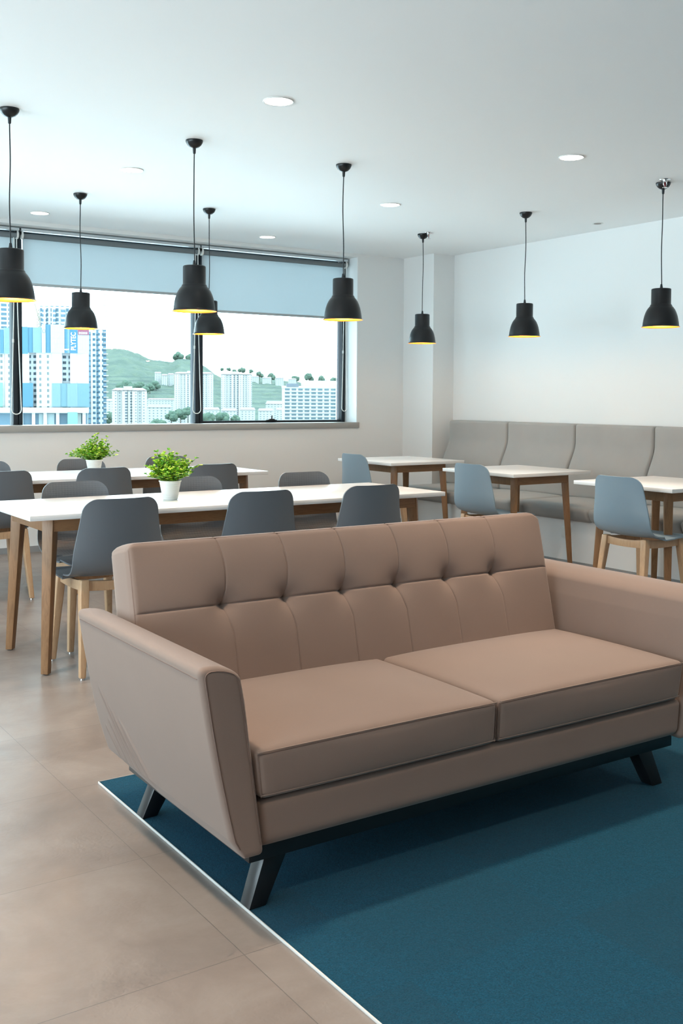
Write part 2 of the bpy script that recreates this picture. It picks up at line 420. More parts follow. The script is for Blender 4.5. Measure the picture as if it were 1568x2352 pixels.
def pendant_proto():
    t = thing('pendant_lamp', 'x', 'pendant lamp', (0,0,0), group='black metal pendant lamps'); z0 = 1.753
    # origin at the ceiling
    c = MB().lathe([(.0001,0),(.047,0),(.0475,-.006),(.045,-.014),(.038,-.026),(.026,-.037),(.012,-.043),(.0001,-.045)], 40).build('canopy', M['lamp'], t, smooth=50)
    MB().lathe([(.0001,-.04),(.009,-.043),(.0075,-.07),(.0045,-.074),(.0001,-.074)], 14).build('strain_relief', M['cable'], c, smooth=40)
    zz = lambda z: z-H
    pts = [(.004*math.sin(k/14*PI*2.1)*math.sin(k/14*PI), .003*math.sin(k/14*PI*1.3), -.06-(H-.06-2.012)*k/14) for k in range(15)]
    MB().tube(pts, .0032, 8).build('cable', M['cable'], t, smooth=60)
    MB().lathe([(.0001,zz(2.034)),(.006,zz(2.034)),(.0105,zz(2.004)),(.0001,zz(2.004))], 20).build('cable_grip', M['cable'], t, smooth=40)
    prof = [(.0001,2.005),(.058,2.004),(.0625,2.001),(.0632,1.996),(.0634,1.904),(.0665,1.899),(.0695,1.896),(.0700,1.892),(.0715,1.889),(.0805,1.879),(.0905,1.864),(.0985,1.846),(.1055,1.825),(.1105,1.802),(.1140,1.780),(.1155,1.764),(.1168,1.759),(.1215,1.755),(.1235,1.7535),(.1235,1.7525)]
    s = MB().lathe([(r_, zz(z)) for r_, z in prof], 72).build('shade', M['lamp'], t, smooth=50)
    ip = [(.0001,1.90),(.060,1.90),(.0675,1.890),(.0785,1.8775),(.0885,1.8625),(.0965,1.845),(.1035,1.824),(.1085,1.801),(.1120,1.779),(.1135,1.763),(.1150,1.7575),(.1200,1.7535),(.1235,1.7525)]
    MB().lathe([(r_, zz(z)) for r_, z in ip], 72).build('gold_lining', M['lamp_in'], s, smooth=60)
    MB().lathe([(.0001,zz(1.899)),(.016,zz(1.899)),(.016,zz(1.855)),(.0001,zz(1.855))], 16).build('bulb_socket', M['cable'], t, smooth=40)
    MB().lathe([(.012,zz(1.856))]+[(.030*math.cos(a), zz(1.812)+.030*math.sin(a)) for a in [math.radians(65-155*k/12) for k in range(13)]], 20).build('bulb', M['bulb'], t, smooth=80)
    L = bpy.data.lights.new('bulb_light', 'POINT'); L.energy = 8.; L.color = (1,.60,.27); L.shadow_soft_size = .03
    lo = bpy.data.objects.new('bulb_light', L); C.objects.link(lo); lo.parent = t; lo.location = (0,0,zz(1.775))
    return t
PL = [((1.513,5.201),'black pendant lamp at the left picture edge, partly cut off'),
      ((2.537,5.247),'largest fully visible black pendant lamp, in front of the middle mullion'),
      ((3.542,5.262),'black pendant lamp hanging before the right end of the window'),
      ((2.545,7.076),'black pendant lamp before the tower with the blue netting'),
      ((3.542,7.072),'black pendant lamp half hidden behind a nearer lamp at the middle mullion'),
      ((5.581,7.062),'smallest black pendant lamp, hanging before the corner column'),
      ((5.574,5.799),'black pendant lamp before the plain bench wall, second from the right'),
      ((5.535,4.488),'rightmost black pendant lamp, beside a sprinkler head')]
lp = pendant_proto()
for k, ((x, y), l) in enumerate(PL):
    if k == 0: lp.location = (x, y, H); lp['label'] = l
    else: dup(lp, (x, y, H), k*.9, l)

def sprinkler(x, y, label, proto=[None]):
    if proto[0] is None:
        t = thing('fire_sprinkler', label, 'sprinkler', (x, y, H), group='chrome sprinkler heads'); proto[0] = t
        MB().lathe([(.0001,0),(.036,0),(.034,-.004),(.012,-.008),(.0001,-.008)], 24).build('escutcheon', M['chrome'], t, smooth=40)
        b = MB(); b.tube([(-.013,0,-.016),(-.016,0,-.030),(-.004,0,-.050)], .0028, 6); b.tube([(.013,0,-.016),(.016,0,-.030),(.004,0,-.050)], .0028, 6); b.lathe([(.0001,-.005),(.014,-.006),(.015,-.018),(.0001,-.019)], 14)
        b.build('yoke', M['chrome'], t, smooth=40)
        MB().tube([(0,0,-.018),(0,0,-.048)], .0035, 8).build('glass_bulb', mat('sprinkler_bulb', (.35,.01,.01), .1), t, smooth=60)
        MB().lathe([(.0001,-.050),(.017,-.051),(.017,-.0535),(.0001,-.0545)], 16).build('deflector', M['chrome'], t, smooth=40)
        return t
    return dup(proto[0], (x, y, H), .6, label)
sprinkler(5.462, 4.415, 'chrome sprinkler head on the ceiling beside the rightmost pendant lamp')
sprinkler(5.568, 6.97, 'chrome sprinkler head on the ceiling beside the smallest pendant lamp')
t = thing('ceiling_sensor', 'small round recessed fitting in the ceiling near the bench wall', 'ceiling sensor', (6.376,5.813,H))
MB().lathe([(.045,0),(.046,-.003),(.040,-.005),(.030,-.003),(.030,0)], 30).build('rim', M['white_plastic'], t, smooth=40)
MB().lathe([(.0001,-.0045),(.030,-.0035),(.030,0)], 24).build('lens', mat('sensor_lens', (.10,.045,.015), .35), t, smooth=40)

# ---------------------------------------------------------------- sofa
SO = (1.99, 2.55, .006)
sofa = thing('sofa', 'taupe two-seat button-tufted sofa with flared arms standing on the teal carpet', 'sofa', SO)
XC = 1.9915
def mir(v): return [(2*XC-a, b, c) for a, b, c in v]
def fl(f): return [tuple(q[::-1]) for q in f]
MB().box(1.200, 2.783, 2.180, 2.938, .137, .176).build('base_rail', M['lacquer'], sofa, SO, bevel=.002)
def leg_pts(sx, sy):
    b = [(1.213,2.203),(1.262,2.203),(1.262,2.252),(1.213,2.252)]; t_ = [(1.266,2.212),(1.334,2.212),(1.334,2.266),(1.266,2.266)]
    p = [(x, y, .0062) for x, y in b] + [(x, y, .139) for x, y in t_]
    if sx: p = [(2*XC-x, y, z) for x, y, z in p]
    if sy: p = [(x, 5.118-y, z) for x, y, z in p]
    return p
for sx in (0, 1):
    for sy in (0, 1): MB().hexa(leg_pts(sx, sy)).build('leg', M['lacquer'], sofa, SO, bevel=.003)
folds = [((2.870,.430),(2.700,.215)), ((2.845,.340),(2.745,.215)), ((2.815,.385),(2.640,.200)), ((2.755,.360),(2.585,.205)), ((2.885,.310),(2.800,.215))]
def fold(y, z):
    d = 0
    for n_, ((ya, za), (yb, zb)) in enumerate(folds):
        vx, vz = yb-ya, zb-za; L2 = vx*vx+vz*vz; tt = ((y-ya)*vx+(z-za)*vz)/L2
        if not 0 < tt < 1: continue
        sd = ((y-ya)*vz-(z-za)*vx)/math.sqrt(L2); w_ = .0075+.002*(n_ % 2)
        d += (.0085*(sd/w_)*math.exp(-(sd/w_)**2) - .0018*math.exp(-(sd/w_)**2))*math.sin(PI*tt)**.6
    return d
def arm_warp(x, y, z):
    # x is 0 (outer) .. .095 (inner)
    u = x/.095; k = (z-.172)/.476
    xo = 1.140 - .098*k; xi = 1.218 - .064*k
    X = xo + (xi-xo)*u
    Z = z - .030*max(0, (u-.25)/.75)**2.2*max(0, (k-.80)/.20)
    if u < .5 and z < .225: X += (.225-z)*(.42+.35*max(0, (y-2.6)/.35))*(1-2*u)
    lowb = max(0, (.36-z)/.19); Y = y
    if y > 2.78: Y = y - .055*(lowb**2)*((y-2.78)/.17)
    X += -.007*math.sin(PI*min(1, max(0, k)))*(1-u)       # slight belly outwards
    X -= fold(y, z)*(1-u)**2
    return (X, Y, Z)
v_, f_ = softbox((0,.095,2.130,2.952,.172,.650), .017, (4,230,130), arm_warp, 4)
obj('armrest', v_, f_, M['sofa'], sofa, SO, 179); obj('armrest', mir(v_), fl(f_), M['sofa'], sofa, SO, 179)
def section(ins, y):
    pts = []
    a, b, c0, c1 = ins, .095-ins, .172+ins, .650-ins
    rr = .016
    for k in range(21): pts.append((a, c0+.02+(c1-c0-.02-rr)*k/20))
    for k in range(1, 6): an = PI/2*k/5; pts.append((a+rr-rr*math.cos(an), c1-rr+rr*math.sin(an)))
    for k in range(1, 8): pts.append((a+rr+(b-a-2*rr)*k/7, c1))
    for k in range(1, 6): an = PI/2*k/5; pts.append((b-rr+rr*math.sin(an), c1-rr+rr*math.cos(an)))
    for k in range(1, 21): pts.append((b, c1-rr+(c0+.02-c1+rr)*k/20))
    return [arm_warp(x, y, z) for x, z in pts]
s_ = section(.010, 2.1305)
for mr in (0, 1):
    mb = MB().tube(mir(s_) if mr else s_, .0016, 6); mb.build('piping', M['sofa_seam'], sofa, SO, smooth=60)
# stitched line along the outer top edge of each arm
s2 = [arm_warp(.0004, 2.15+.78*k/60, .622) for k in range(61)]
s2 = [(x-.0004, y, z) for x, y, z in s2]
for mr in (0, 1): MB().tube(mir(s2) if mr else s2, .0013, 5).build('stitching', M['sofa_seam'], sofa, SO, smooth=60)
# upholstered front rail under the cushions
def rail_warp(x, y, z):
    k = (z-.178)/.125
    xx = XC + (x-XC)*(1+.0)
    return (xx - .012*(1-k)*(x-XC)/.785, y + .025*max(0, (.25-k)/.25)**2*max(0, (2.2-y)/.06), z)
v_, f_ = softbox((1.206,2.777,2.138,2.72,.178,.303), .018, (90,16,8), rail_warp)
obj('front_rail', v_, f_, M['sofa'], sofa, SO, 179)
# seat cushions
def cush(x0, x1, left, right):
    def wp(x, y, z):
        a = (x-x0)/(x1-x0)*2-1; b = (y-2.122)/(2.70-2.122)*2-1; k = (z-.308)/.125
        up = max(0, min(1, k))
        crown = (1-abs(a)**3.)*(1-abs(b)**2.6)
        Z = z + .036*crown*up**2 - .004*crown*(1-up)
        X = x - (left*.016*k if a < 0 else -right*.016*k)*abs(a)
        Y = y - .010*math.sin(PI*up)*(1-a*a)*(b < -.8)
        Y += (1-up)*.006*(b < -.8)
        return (X, Y, Z)
    v_, f_ = softbox((x0,x1,2.122,2.70,.308,.433), .020, (46,40,8), wp)
    o = obj('seat_cushion', v_, f_, M['sofa'], sofa, SO, 179)
    for z in (.428, .320):
        p = [wp(x0+.004 + (x1-x0-.008)*k/50, 2.1255, z) for k in range(51)]
        p = [(a, b-.0015, c) for a, b, c in p]
        MB().tube(p, .0020, 6).build('piping', M['sofa'], o, SO, smooth=60)
        p = [(a, b-.0002, c-.0055 if z > .4 else c+.004) for a, b, c in p]
        MB().tube(p, .0008, 5).build('stitching', M['sofa_seam'], o, SO, smooth=60)
    for x in (x0+.004, x1-.004):
        p = [wp(x, 2.1255, .315+.11*k/8) for k in range(9)]
        MB().tube(p, .0009, 5).build('stitching', M['sofa_seam'], o, SO, smooth=60)
cush(1.203, 1.9595, 1, 0); cush(1.9645, 2.754, 0, 1)
# tufted back
LB = 1.636; TB = .600; th = math.atan(.238); tb = .395; zb0 = .27
def back_pt(s, t_, d):       # d: outwards to the front
    yb = 2.598+.238*zb0
    return (1.143+s, yb + math.sin(th)*t_ - math.cos(th)*d, zb0 + math.cos(th)*t_ + math.sin(th)*d)
bt = [.282+.2165*k for k in range(6)]
def seam_s(k, t_):           # seams bow a little towards the button
    s = bt[k]
    if t_ >= tb: q = (t_-tb)/(TB-tb); return s + .012*math.sin(PI*min(1, q*1.05))**.8
    q = (tb-t_)/tb; return s + .020*min(1, q*4.5)*(1-.3*q)
def corner(s, t_):
    r = .024 if s < LB/2 else .05; e = min(s, LB-s); t0 = TB*.6
    if e >= r or t_ <= t0: return t_
    tm = TB-r+math.sqrt(max(0, r*r-(r-e)**2))
    return t0+(t_-t0)*(tm-t0)/(TB-t0)
def tuft(s, t_):
    d = .024*(1-abs(2*s/LB-1)**8)*(1-abs(2*t_/TB-1)**6)
    e = min(s, LB-s, (TB-t_)*1.0, t_+.3); r = .016
    if e < r: d -= r - math.sqrt(max(0, r*r-(r-e)**2))
    dt = t_-tb
    ef = min(1, min(s, LB-s)/.03)
    d -= (.0030*math.exp(-(dt/.0028)**2) + .0055*math.exp(-abs(dt)/.022))*ef
    for k in range(6):
        ds = s-seam_s(k, t_)
        if abs(ds) < .12:
            d -= .0022*math.exp(-(ds/.0024)**2) + .0030*math.exp(-abs(ds)/.016)
        rr = math.hypot(s-bt[k], dt)
        if rr < .2: d -= .040*math.exp(-rr/.032)
    return d
def axis_lines(n, L, specials, w=.009):
    a = set(L*k/n for k in range(n+1))
    for sp in specials:
        a = set(x for x in a if abs(x-sp) > w or x in (0, L))
        for q in (-w, -w*.66, -w*.4, -w*.2, -w*.1, 0, w*.1, w*.2, w*.4, w*.66, w): 
            if 0 < sp+q < L: a.add(sp+q)
    e = [0.0005,.0015,.003,.005,.008,.011,.014,.018]
    a |= set(e) | set(L-x for x in e)
    return sorted(a)
# columns follow the seams: sheared grid
SL = axis_lines(200, LB, bt, .009); TL = axis_lines(110, TB, [tb], .009)
def shear(s, t_):
    best = None
    for k in range(6):
        d = abs(s-bt[k])
        if d < .108: best = k; break
    if best is None: return s
    w = max(0, 1-abs(s-bt[best])/.108)
    return s + (seam_s(best, t_)-bt[best])*w
vs = []; fs = []; nS, nT = len(SL), len(TL)
for t_ in TL:
    for s in SL: ss = shear(s, t_); vs.append(back_pt(ss, corner(ss, t_), tuft(ss, t_)))
for j in range(nT-1):
    for i in range(nS-1): a = j*nS+i; fs.append((a, a+1, a+nS+1, a+nS))
bd = [i for i in range(nS)] + [j*nS+nS-1 for j in range(1, nT)] + [(nT-1)*nS+i for i in range(nS-2, -1, -1)] + [j*nS for j in range(nT-2, 0, -1)]
bst = [(SL[i], TL[0]) for i in range(nS)] + [(SL[-1], TL[j]) for j in range(1, nT)] + [(SL[i], TL[-1]) for i in range(nS-2, -1, -1)] + [(SL[0], TL[j]) for j in range(nT-2, 0, -1)]
prev = bd
DEP = .152
for q, dd in enumerate((-.02, -.03, -.06, -.09, -.12, -.136, -.144, -.149, -.152)):
    cur = []
    for (s, t_) in bst:
        ins = 0 if dd > -.13 else (.002, .006, .012, .020)[[-.136,-.144,-.149,-.152].index(dd)] if dd < -.13 else 0
        bul = .004*math.sin(PI*(-dd)/DEP)
        cs = max(ins, min(LB-ins, s)); ct = min(corner(s, t_), corner(s, TB)-ins)
        if s <= 0: cs -= bul
        if s >= LB: cs += bul
        if t_ >= TB: ct += bul
        cur.append(len(vs)); vs.append(back_pt(cs, ct, dd))
    n = len(bd)
    for i in range(n): j = (i+1) % n; fs.append((prev[j], prev[i], cur[i], cur[j]))
    prev = cur
fs.append(tuple(prev))
bk = obj('backrest', vs, fs, M['sofa'], sofa, SO, 60)
ed = []
for k in range(8, 30): ed.append((.004, t_ := k*TB/30*.9))
for k in range(13): a = PI/2*k/12; ed.append((.004+.020*(1-math.cos(a)), TB-.004-.020*(1-math.sin(a))))
for k in range(1, 80): ed.append((.024+(LB-.074)*k/80, TB-.004))
for k in range(13): a = PI/2*(1-k/12); ed.append((LB-.004-.046*(1-math.cos(a)), TB-.004-.046*(1-math.sin(a))))
for k in range(29, 7, -1): ed.append((LB-.004, k*TB/30*.9))
ed = [back_pt(a, b, .024*(1-abs(2*a/LB-1)**8)*(1-abs(2*b/TB-1)**6)-.0075) for a, b in ed]
MB().tube(ed, .0016, 6).build('piping', M['sofa_seam'], bk, SO, smooth=60)
for k in range(6):
    c = Vector(back_pt(bt[k], tb, tuft(bt[k], tb)+.002)); ax = Vector(back_pt(bt[k], tb, 1))-Vector(back_pt(bt[k], tb, 0))
    rot = ax.to_track_quat('Z', 'Y').to_matrix()
    mb = MB().lathe([(.0001,.0045),(.004,.004),(.0072,.002),(.0085,-.001),(.008,-.003)], 16)
    mb.v = [tuple(c + rot @ Vector(p)) for p in mb.v]
    mb.build('tufting_button', M['sofa'], bk, SO, smooth=60)

# ---------------------------------------------------------------- long and small tables
def table(x0, x1, y0, y1, label, cat='table', group=None, name='dining_table', top=.745, th_=.024):
    t = thing(name, label, cat, ((x0+x1)/2, (y0+y1)/2, 0), group=group); off = tuple(t.location)
    MB().box(x0, x1, y0, y1, top-th_, top).build('tabletop', M['laminate'], t, off, bevel=.0015)
    i = .135; a0, a1, b0, b1 = x0+i, x1-i, y0+i, y1-i; f0 = .098
    zt, zb = top-th_, top-th_-.066; hw = .010
    for y in (b0-.024, b1+.024): MB().box(a0, a1, y-hw, y+hw, zb, zt).build('apron', M['oak_x'], t, off, bevel=.0015)
    for x in (a0-.024, a1+.024):
        MB().box(x-hw, x+hw, b0, b1, zb, zt).build('apron', M['oak'], t, off, bevel=.0015)
    for sx in (0, 1):
        for sy in (0, 1):
            tx, ty = (a1 if sx else a0), (b1 if sy else b0)
            fx, fy = (x1-f0 if sx else x0+f0), (y1-f0 if sy else y0+f0)
            def ring(cx, cy, r, z): return [(cx+r*math.cos(PI/2*k+PI/4*0+PI/4), cy+r*math.sin(PI/2*k+PI/4), z) for k in range(4)]
            def dia(cx, cy, w, z):
                r = w/math.sqrt(2); return [(cx+r, cy, z), (cx, cy+r, z), (cx-r, cy, z), (cx, cy-r, z)]
            mb = MB().loft([dia(fx, fy, .035, .004), dia(fx+(tx-fx)*.9, fy+(ty-fy)*.9, .053, .63), dia(tx, ty, .056, zt)])
            lg = mb.build('leg', M['oak'], t, off, bevel=.003)
            g = MB().lathe([(.0001,.004),(.010,.004),(.011,0),(.0001,0)], 12, (fx, fy, 0)).build('foot_glide', M['cable'], lg, off)
    return t
table(1.399, 3.773, 4.548, 5.304, 'long white-topped table in front with the nearer potted plant on it')
table(1.357, 3.727, 6.490, 7.246, 'long white-topped table nearer the window with the further potted plant on it')
table(5.055, 5.841, 6.790, 7.576, 'small square table furthest away, by the corner column', group='small square tables along the bench')
table(5.055, 5.835, 5.347, 6.130, 'small square table in the middle of the bench row', group='small square tables along the bench')
table(5.045, 5.838, 3.983, 4.770, 'small square table at the right picture edge', group='small square tables along the bench')

# ---------------------------------------------------------------- chairs
def interp(xs, ys, x):
    for k in range(len(xs)-1):
        if x <= xs[k+1]:
            t_ = (x-xs[k])/(xs[k+1]-xs[k]); 
            return ys[k]+(ys[k+1]-ys[k])*t_
    return ys[-1]
def catmull(P, n):
    out = []; Q = [P[0]] + list(P) + [P[-1]]
    for k in range(1, len(Q)-2):
        for i in range(n):
            t_ = i/n; a, b, c, d = Q[k-1], Q[k], Q[k+1], Q[k+2]
            out.append(tuple(.5*((2*b[j])+(-a[j]+c[j])*t_+(2*a[j]-5*b[j]+4*c[j]-d[j])*t_*t_+(-a[j]+3*b[j]-3*c[j]+d[j])*t_**3) for j in range(len(b))))
    out.append(tuple(P[-1])); return out
def make_chair():
    t = thing('dining_chair', 'x', 'chair', (0,0,0))
    # (y, z, half width, side lift)
    P = [(.238,.430,.188,.002),(.224,.443,.196,.002),(.18,.452,.204,.004),(.10,.453,.210,.006),(.0,.449,.212,.008),(-.08,.449,.213,.010),(-.145,.457,.214,.014),(-.195,.480,.216,.026),(-.228,.520,.216,.038),(-.242,.575,.212,.043),(-.249,.640,.201,.043),(-.255,.710,.189,.040),(-.260,.780,.179,.034),(-.263,.817,.173,.030)]
    R_ = catmull(P, 6); n = len(R_)
    L = [0]
    for k in range(1, n): L.append(L[-1]+math.hypot(R_[k][0]-R_[k-1][0], R_[k][1]-R_[k-1][1]))
    # refine near both ends for rounded corners
    samp = []
    tot = L[-1]
    ds = sorted(set([tot*k/70 for k in range(71)] + [q for q in (.0004,.0015,.003,.006,.01,.015,.022,.03,.04)] + [tot-q for q in (.0004,.0015,.003,.006,.01,.015,.022,.03,.04,.05)]))
    for d in ds:
        samp.append(tuple(interp(L, [r[j] for r in R_], d) for j in range(4)) + (d,))
    rows = []; NU = 28
    for k, (y, z, w, lift, d) in enumerate(samp):
        a = samp[max(0, k-1)]; b = samp[min(len(samp)-1, k+1)]
        ty, tz = b[0]-a[0], b[1]-a[1]; l = math.hypot(ty, tz); ty /= l; tz /= l
        ny, nz = tz, -ty                              # normal towards the sitter
        if nz < 0 and abs(nz) > abs(ny): ny, nz = -ny, -nz
        if ny < 0: ny, nz = -ny, -nz
        if ny < 1e-6 and nz < 0: nz = -nz
        rt, rf = .060, .055
        ww = w
        if tot-d < rt: ww = w-rt+math.sqrt(max(0, rt*rt-(rt-(tot-d))**2))
        if d < rf: ww = w-rf+math.sqrt(max(0, rf*rf-(rf-d)**2))
        row = []
        for i in range(NU+1):
            u = math.sin(PI/2*(2*i/NU-1)); x = ww*u; e = (abs(x)/w)**2.3*lift*1.1
            row.append((Vector((x, y+ny*e, z+nz*e)), Vector((0, ny, nz))))
        rows.append(row)
    th_ = .0075; vs = []; fs = []; fm = []; nr = len(rows); nc = NU+1
    # fix the normals: on the seat up, on the back forward
    for row in rows:
        for p, nn in row: vs.append(tuple(p+nn*th_*.5))
    for row in rows:
        for p, nn in row: vs.append(tuple(p-nn*th_*.5))
    N = nr*nc
    for j in range(nr-1):
        for i in range(nc-1):
            a = j*nc+i; fs.append((a, a+1, a+nc+1, a+nc)); fm.append(1); fs.append((N+a+nc, N+a+nc+1, N+a+1, N+a)); fm.append(0)
    bd = list(range(nc)) + [j*nc+nc-1 for j in range(1, nr)] + [(nr-1)*nc+i for i in range(nc-2, -1, -1)] + [j*nc for j in range(nr-2, 0, -1)]
    for k in range(len(bd)):
        a, b = bd[k], bd[(k+1) % len(bd)]; fs.append((b, a, N+a, N+b)); fm.append(0)
    sh = obj('seat_shell', vs, fs, None, t, (0,0,0), 50, [M['shell'], M['shell_q']], fm)
    bm = bmesh.new(); bm.from_mesh(sh.data); bmesh.ops.recalc_face_normals(bm, faces=bm.faces); bm.to_mesh(sh.data); bm.free(); sh.data.set_sharp_from_angle(angle=math.radians(50))
    # curved wooden rails under the shell
    def rail(p0, p1, bow, name='seat_rail'):
        r1 = []
        a = Vector(p0); b = Vector(p1); d = (b-a).normalized(); nrm = Vector((-d.y, d.x, 0))*.009
        for k in range(11):
            q = k/10; c = a.lerp(b, q); s = 4*q*(1-q)
            zt = .440-.010*s*bow; zb = .392 - .006*s*bow
            r1.append([(c.x-nrm.x, c.y-nrm.y, zb), (c.x+nrm.x, c.y+nrm.y, zb), (c.x+nrm.x, c.y+nrm.y, zt), (c.x-nrm.x, c.y-nrm.y, zt)])
        MB().loft(r1).build(name, M['beech'], t, smooth=40, bevel=.0012)
    xs, y0, y1 = .150, -.150, .165
    rail((-xs+.01, y0, 0), (xs-.01, y0, 0), 1); rail((-xs+.01, y1, 0), (xs-.01, y1, 0), 1)
    rail((-xs, y0+.01, 0), (-xs, y1-.01, 0), 1); rail((xs, y0+.01, 0), (xs, y1-.01, 0), 1)
    for sx in (-1, 1):
        for (ty, fy, zt) in ((y0, -.205, .452), (y1, .205, .444)):
            tx, fx = sx*xs, sx*.180
            def sq(cx, cy, w, z): h = w/2; return [(cx-h, cy-h, z), (cx+h, cy-h, z), (cx+h, cy+h, z), (cx-h, cy+h, z)]
            lg = MB().loft([sq(fx, fy, .028, .008), sq(tx+(fx-tx)*.12, ty+(fy-ty)*.12, .042, .385), sq(tx, ty, .040, zt-.008)]).build('leg', M['beech'], t, bevel=.005, seg=3)
            MB().lathe([(.0001,.008),(.009,.008),(.010,0),(.0001,0)], 12, (fx, fy, 0)).build('foot_glide', M['chrome'], lg)
    return t
ch = make_chair()
G1 = 'grey shell chairs on the sofa side of the front table'; G2 = 'grey shell chairs on the window side of the front table'
G3 = 'grey shell chairs on the near side of the rear table'; G4 = 'grey shell chairs on the window side of the rear table'; G5 = 'blue-grey shell chairs at the small tables'
CH = [((1.785,4.675),0,G1,'grey shell chair nearest the sofa arm, its back and wooden legs in full view'),
      ((2.520,4.675),0,G1,'grey shell chair seen from behind, middle of the three behind the sofa back'),
      ((3.190,4.675),0,G1,'grey shell chair seen from behind at the right end of the front table'),
      ((1.905,5.175),PI,G2,'grey shell chair facing the camera across the left end of the front table'),
      ((2.600,5.175),PI,G2,'grey shell chair facing the camera behind the nearer potted plant'),
      ((3.352,5.175),PI,G2,'grey shell chair facing the camera near the right end of the front table'),
      ((1.807,6.64),0,G3,'grey shell chair at the left picture edge, its back towards the camera'),
      ((2.460,6.64),0,G3,'grey shell chair back below the further potted plant'),
      ((3.252,6.64),0,G3,'grey shell chair back at the right end of the rear table'),
      ((1.945,7.14),PI,G4,'grey shell chair top just showing at the far left picture edge'),
      ((2.645,7.14),PI,G4,'grey shell chair back showing left of the further potted plant'),
      ((3.330,7.14),PI,G4,'grey shell chair mostly hidden behind the nearer plant, beyond the rear table'),
      ((5.062,7.01),-PI/2,G5,'blue-grey shell chair furthest away, at the small table by the column'),
      ((5.062,5.55),-PI/2,G5,'blue-grey shell chair at the middle small table, above the sofa back'),
      ((5.062,4.215),-PI/2,G5,'blue-grey shell chair at the right, its pale wooden legs in view above the sofa arm')]
blue_shell = None
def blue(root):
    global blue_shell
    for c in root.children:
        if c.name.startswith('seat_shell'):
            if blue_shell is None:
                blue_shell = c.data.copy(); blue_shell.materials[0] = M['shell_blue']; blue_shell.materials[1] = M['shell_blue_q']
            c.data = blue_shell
for k, ((x, y), rz, g, l) in enumerate(CH):
    if k == 0: ch.location = (x, y, 0); ch['label'] = l; ch['group'] = g
    else:
        r = dup(ch, (x, y, 0), rz, l, g)
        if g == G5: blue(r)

# ---------------------------------------------------------------- upholstered bench
BO = (6.2, 5.3, 0)
bench = thing('banquette_bench', 'long beige-grey upholstered bench with high padded back along the right wall', 'bench', BO)
YE = 7.80; MOD = .826; NM = 7; YN = YE-NM*MOD
MB().box(5.852, RX-.002, YN, 7.70, .0, .36).build('bench_base', M['wall'], bench, BO)
MB().box(5.842, 5.852, YN, 7.70, 0, .042).build('skirting', M['skirt'], bench, BO)
for k in range(NM):
    ya = YE-(k+1)*MOD+.003; yb = YE-k*MOD-.003
    if k == 0: yb_s = 7.72
    else: yb_s = yb
    def sw(x, y, z):
        a = (y-ya)/(yb_s-ya)*2-1; q = (z-.352)/.108
        return (x + .045*(1-q)**2*(x < 5.9) , y, z + .010*(1-abs(a)**4)*(q > .5)*min(1, max(0, (x-5.77)/.05)))
    v_, f_ = softbox((5.765,6.52,ya,yb_s,.352,.460), .030, (16,24,4), sw, 5)
    obj('seat_cushion', v_, f_, M['bench'], bench, BO, 179)
    def bw(x, y, z):
        # x: 0 rear .. .15 front
        a = (y-ya)/(yb-ya)*2-1
        t_ = min(1, max(0, (z-.62)/.30)); s_ = t_*t_*(3-2*t_)
        xf = 6.405 + .100*s_                             # front surface
        xr = RX-.004
        puff = .014*(1-abs(a)**4)
        f = x/.15
        return (xr + (xf-puff-xr)*f, y, z)
    v_, f_ = softbox((0,.15,ya,yb,.455,1.068), .022, (4,24,44), bw, 5)
    obj('back_cushion', [(a, b, c) for a, b, c in v_], fl(f_), M['bench'], bench, BO, 179)
t = thing('wall_socket', 'flat white socket plate on the bench front below the middle small table', 'socket', (5.852,5.597,.256))
MB().box(5.842, 5.852, 5.553, 5.641, .215, .297).build('face_plate', M['white_plastic'], t, (5.852,5.597,.256), bevel=.002)
MB().box(5.8405, 5.843, 5.580, 5.614, .235, .277).build('rocker', M['white_plastic'], t, (5.852,5.597,.256), bevel=.0008)

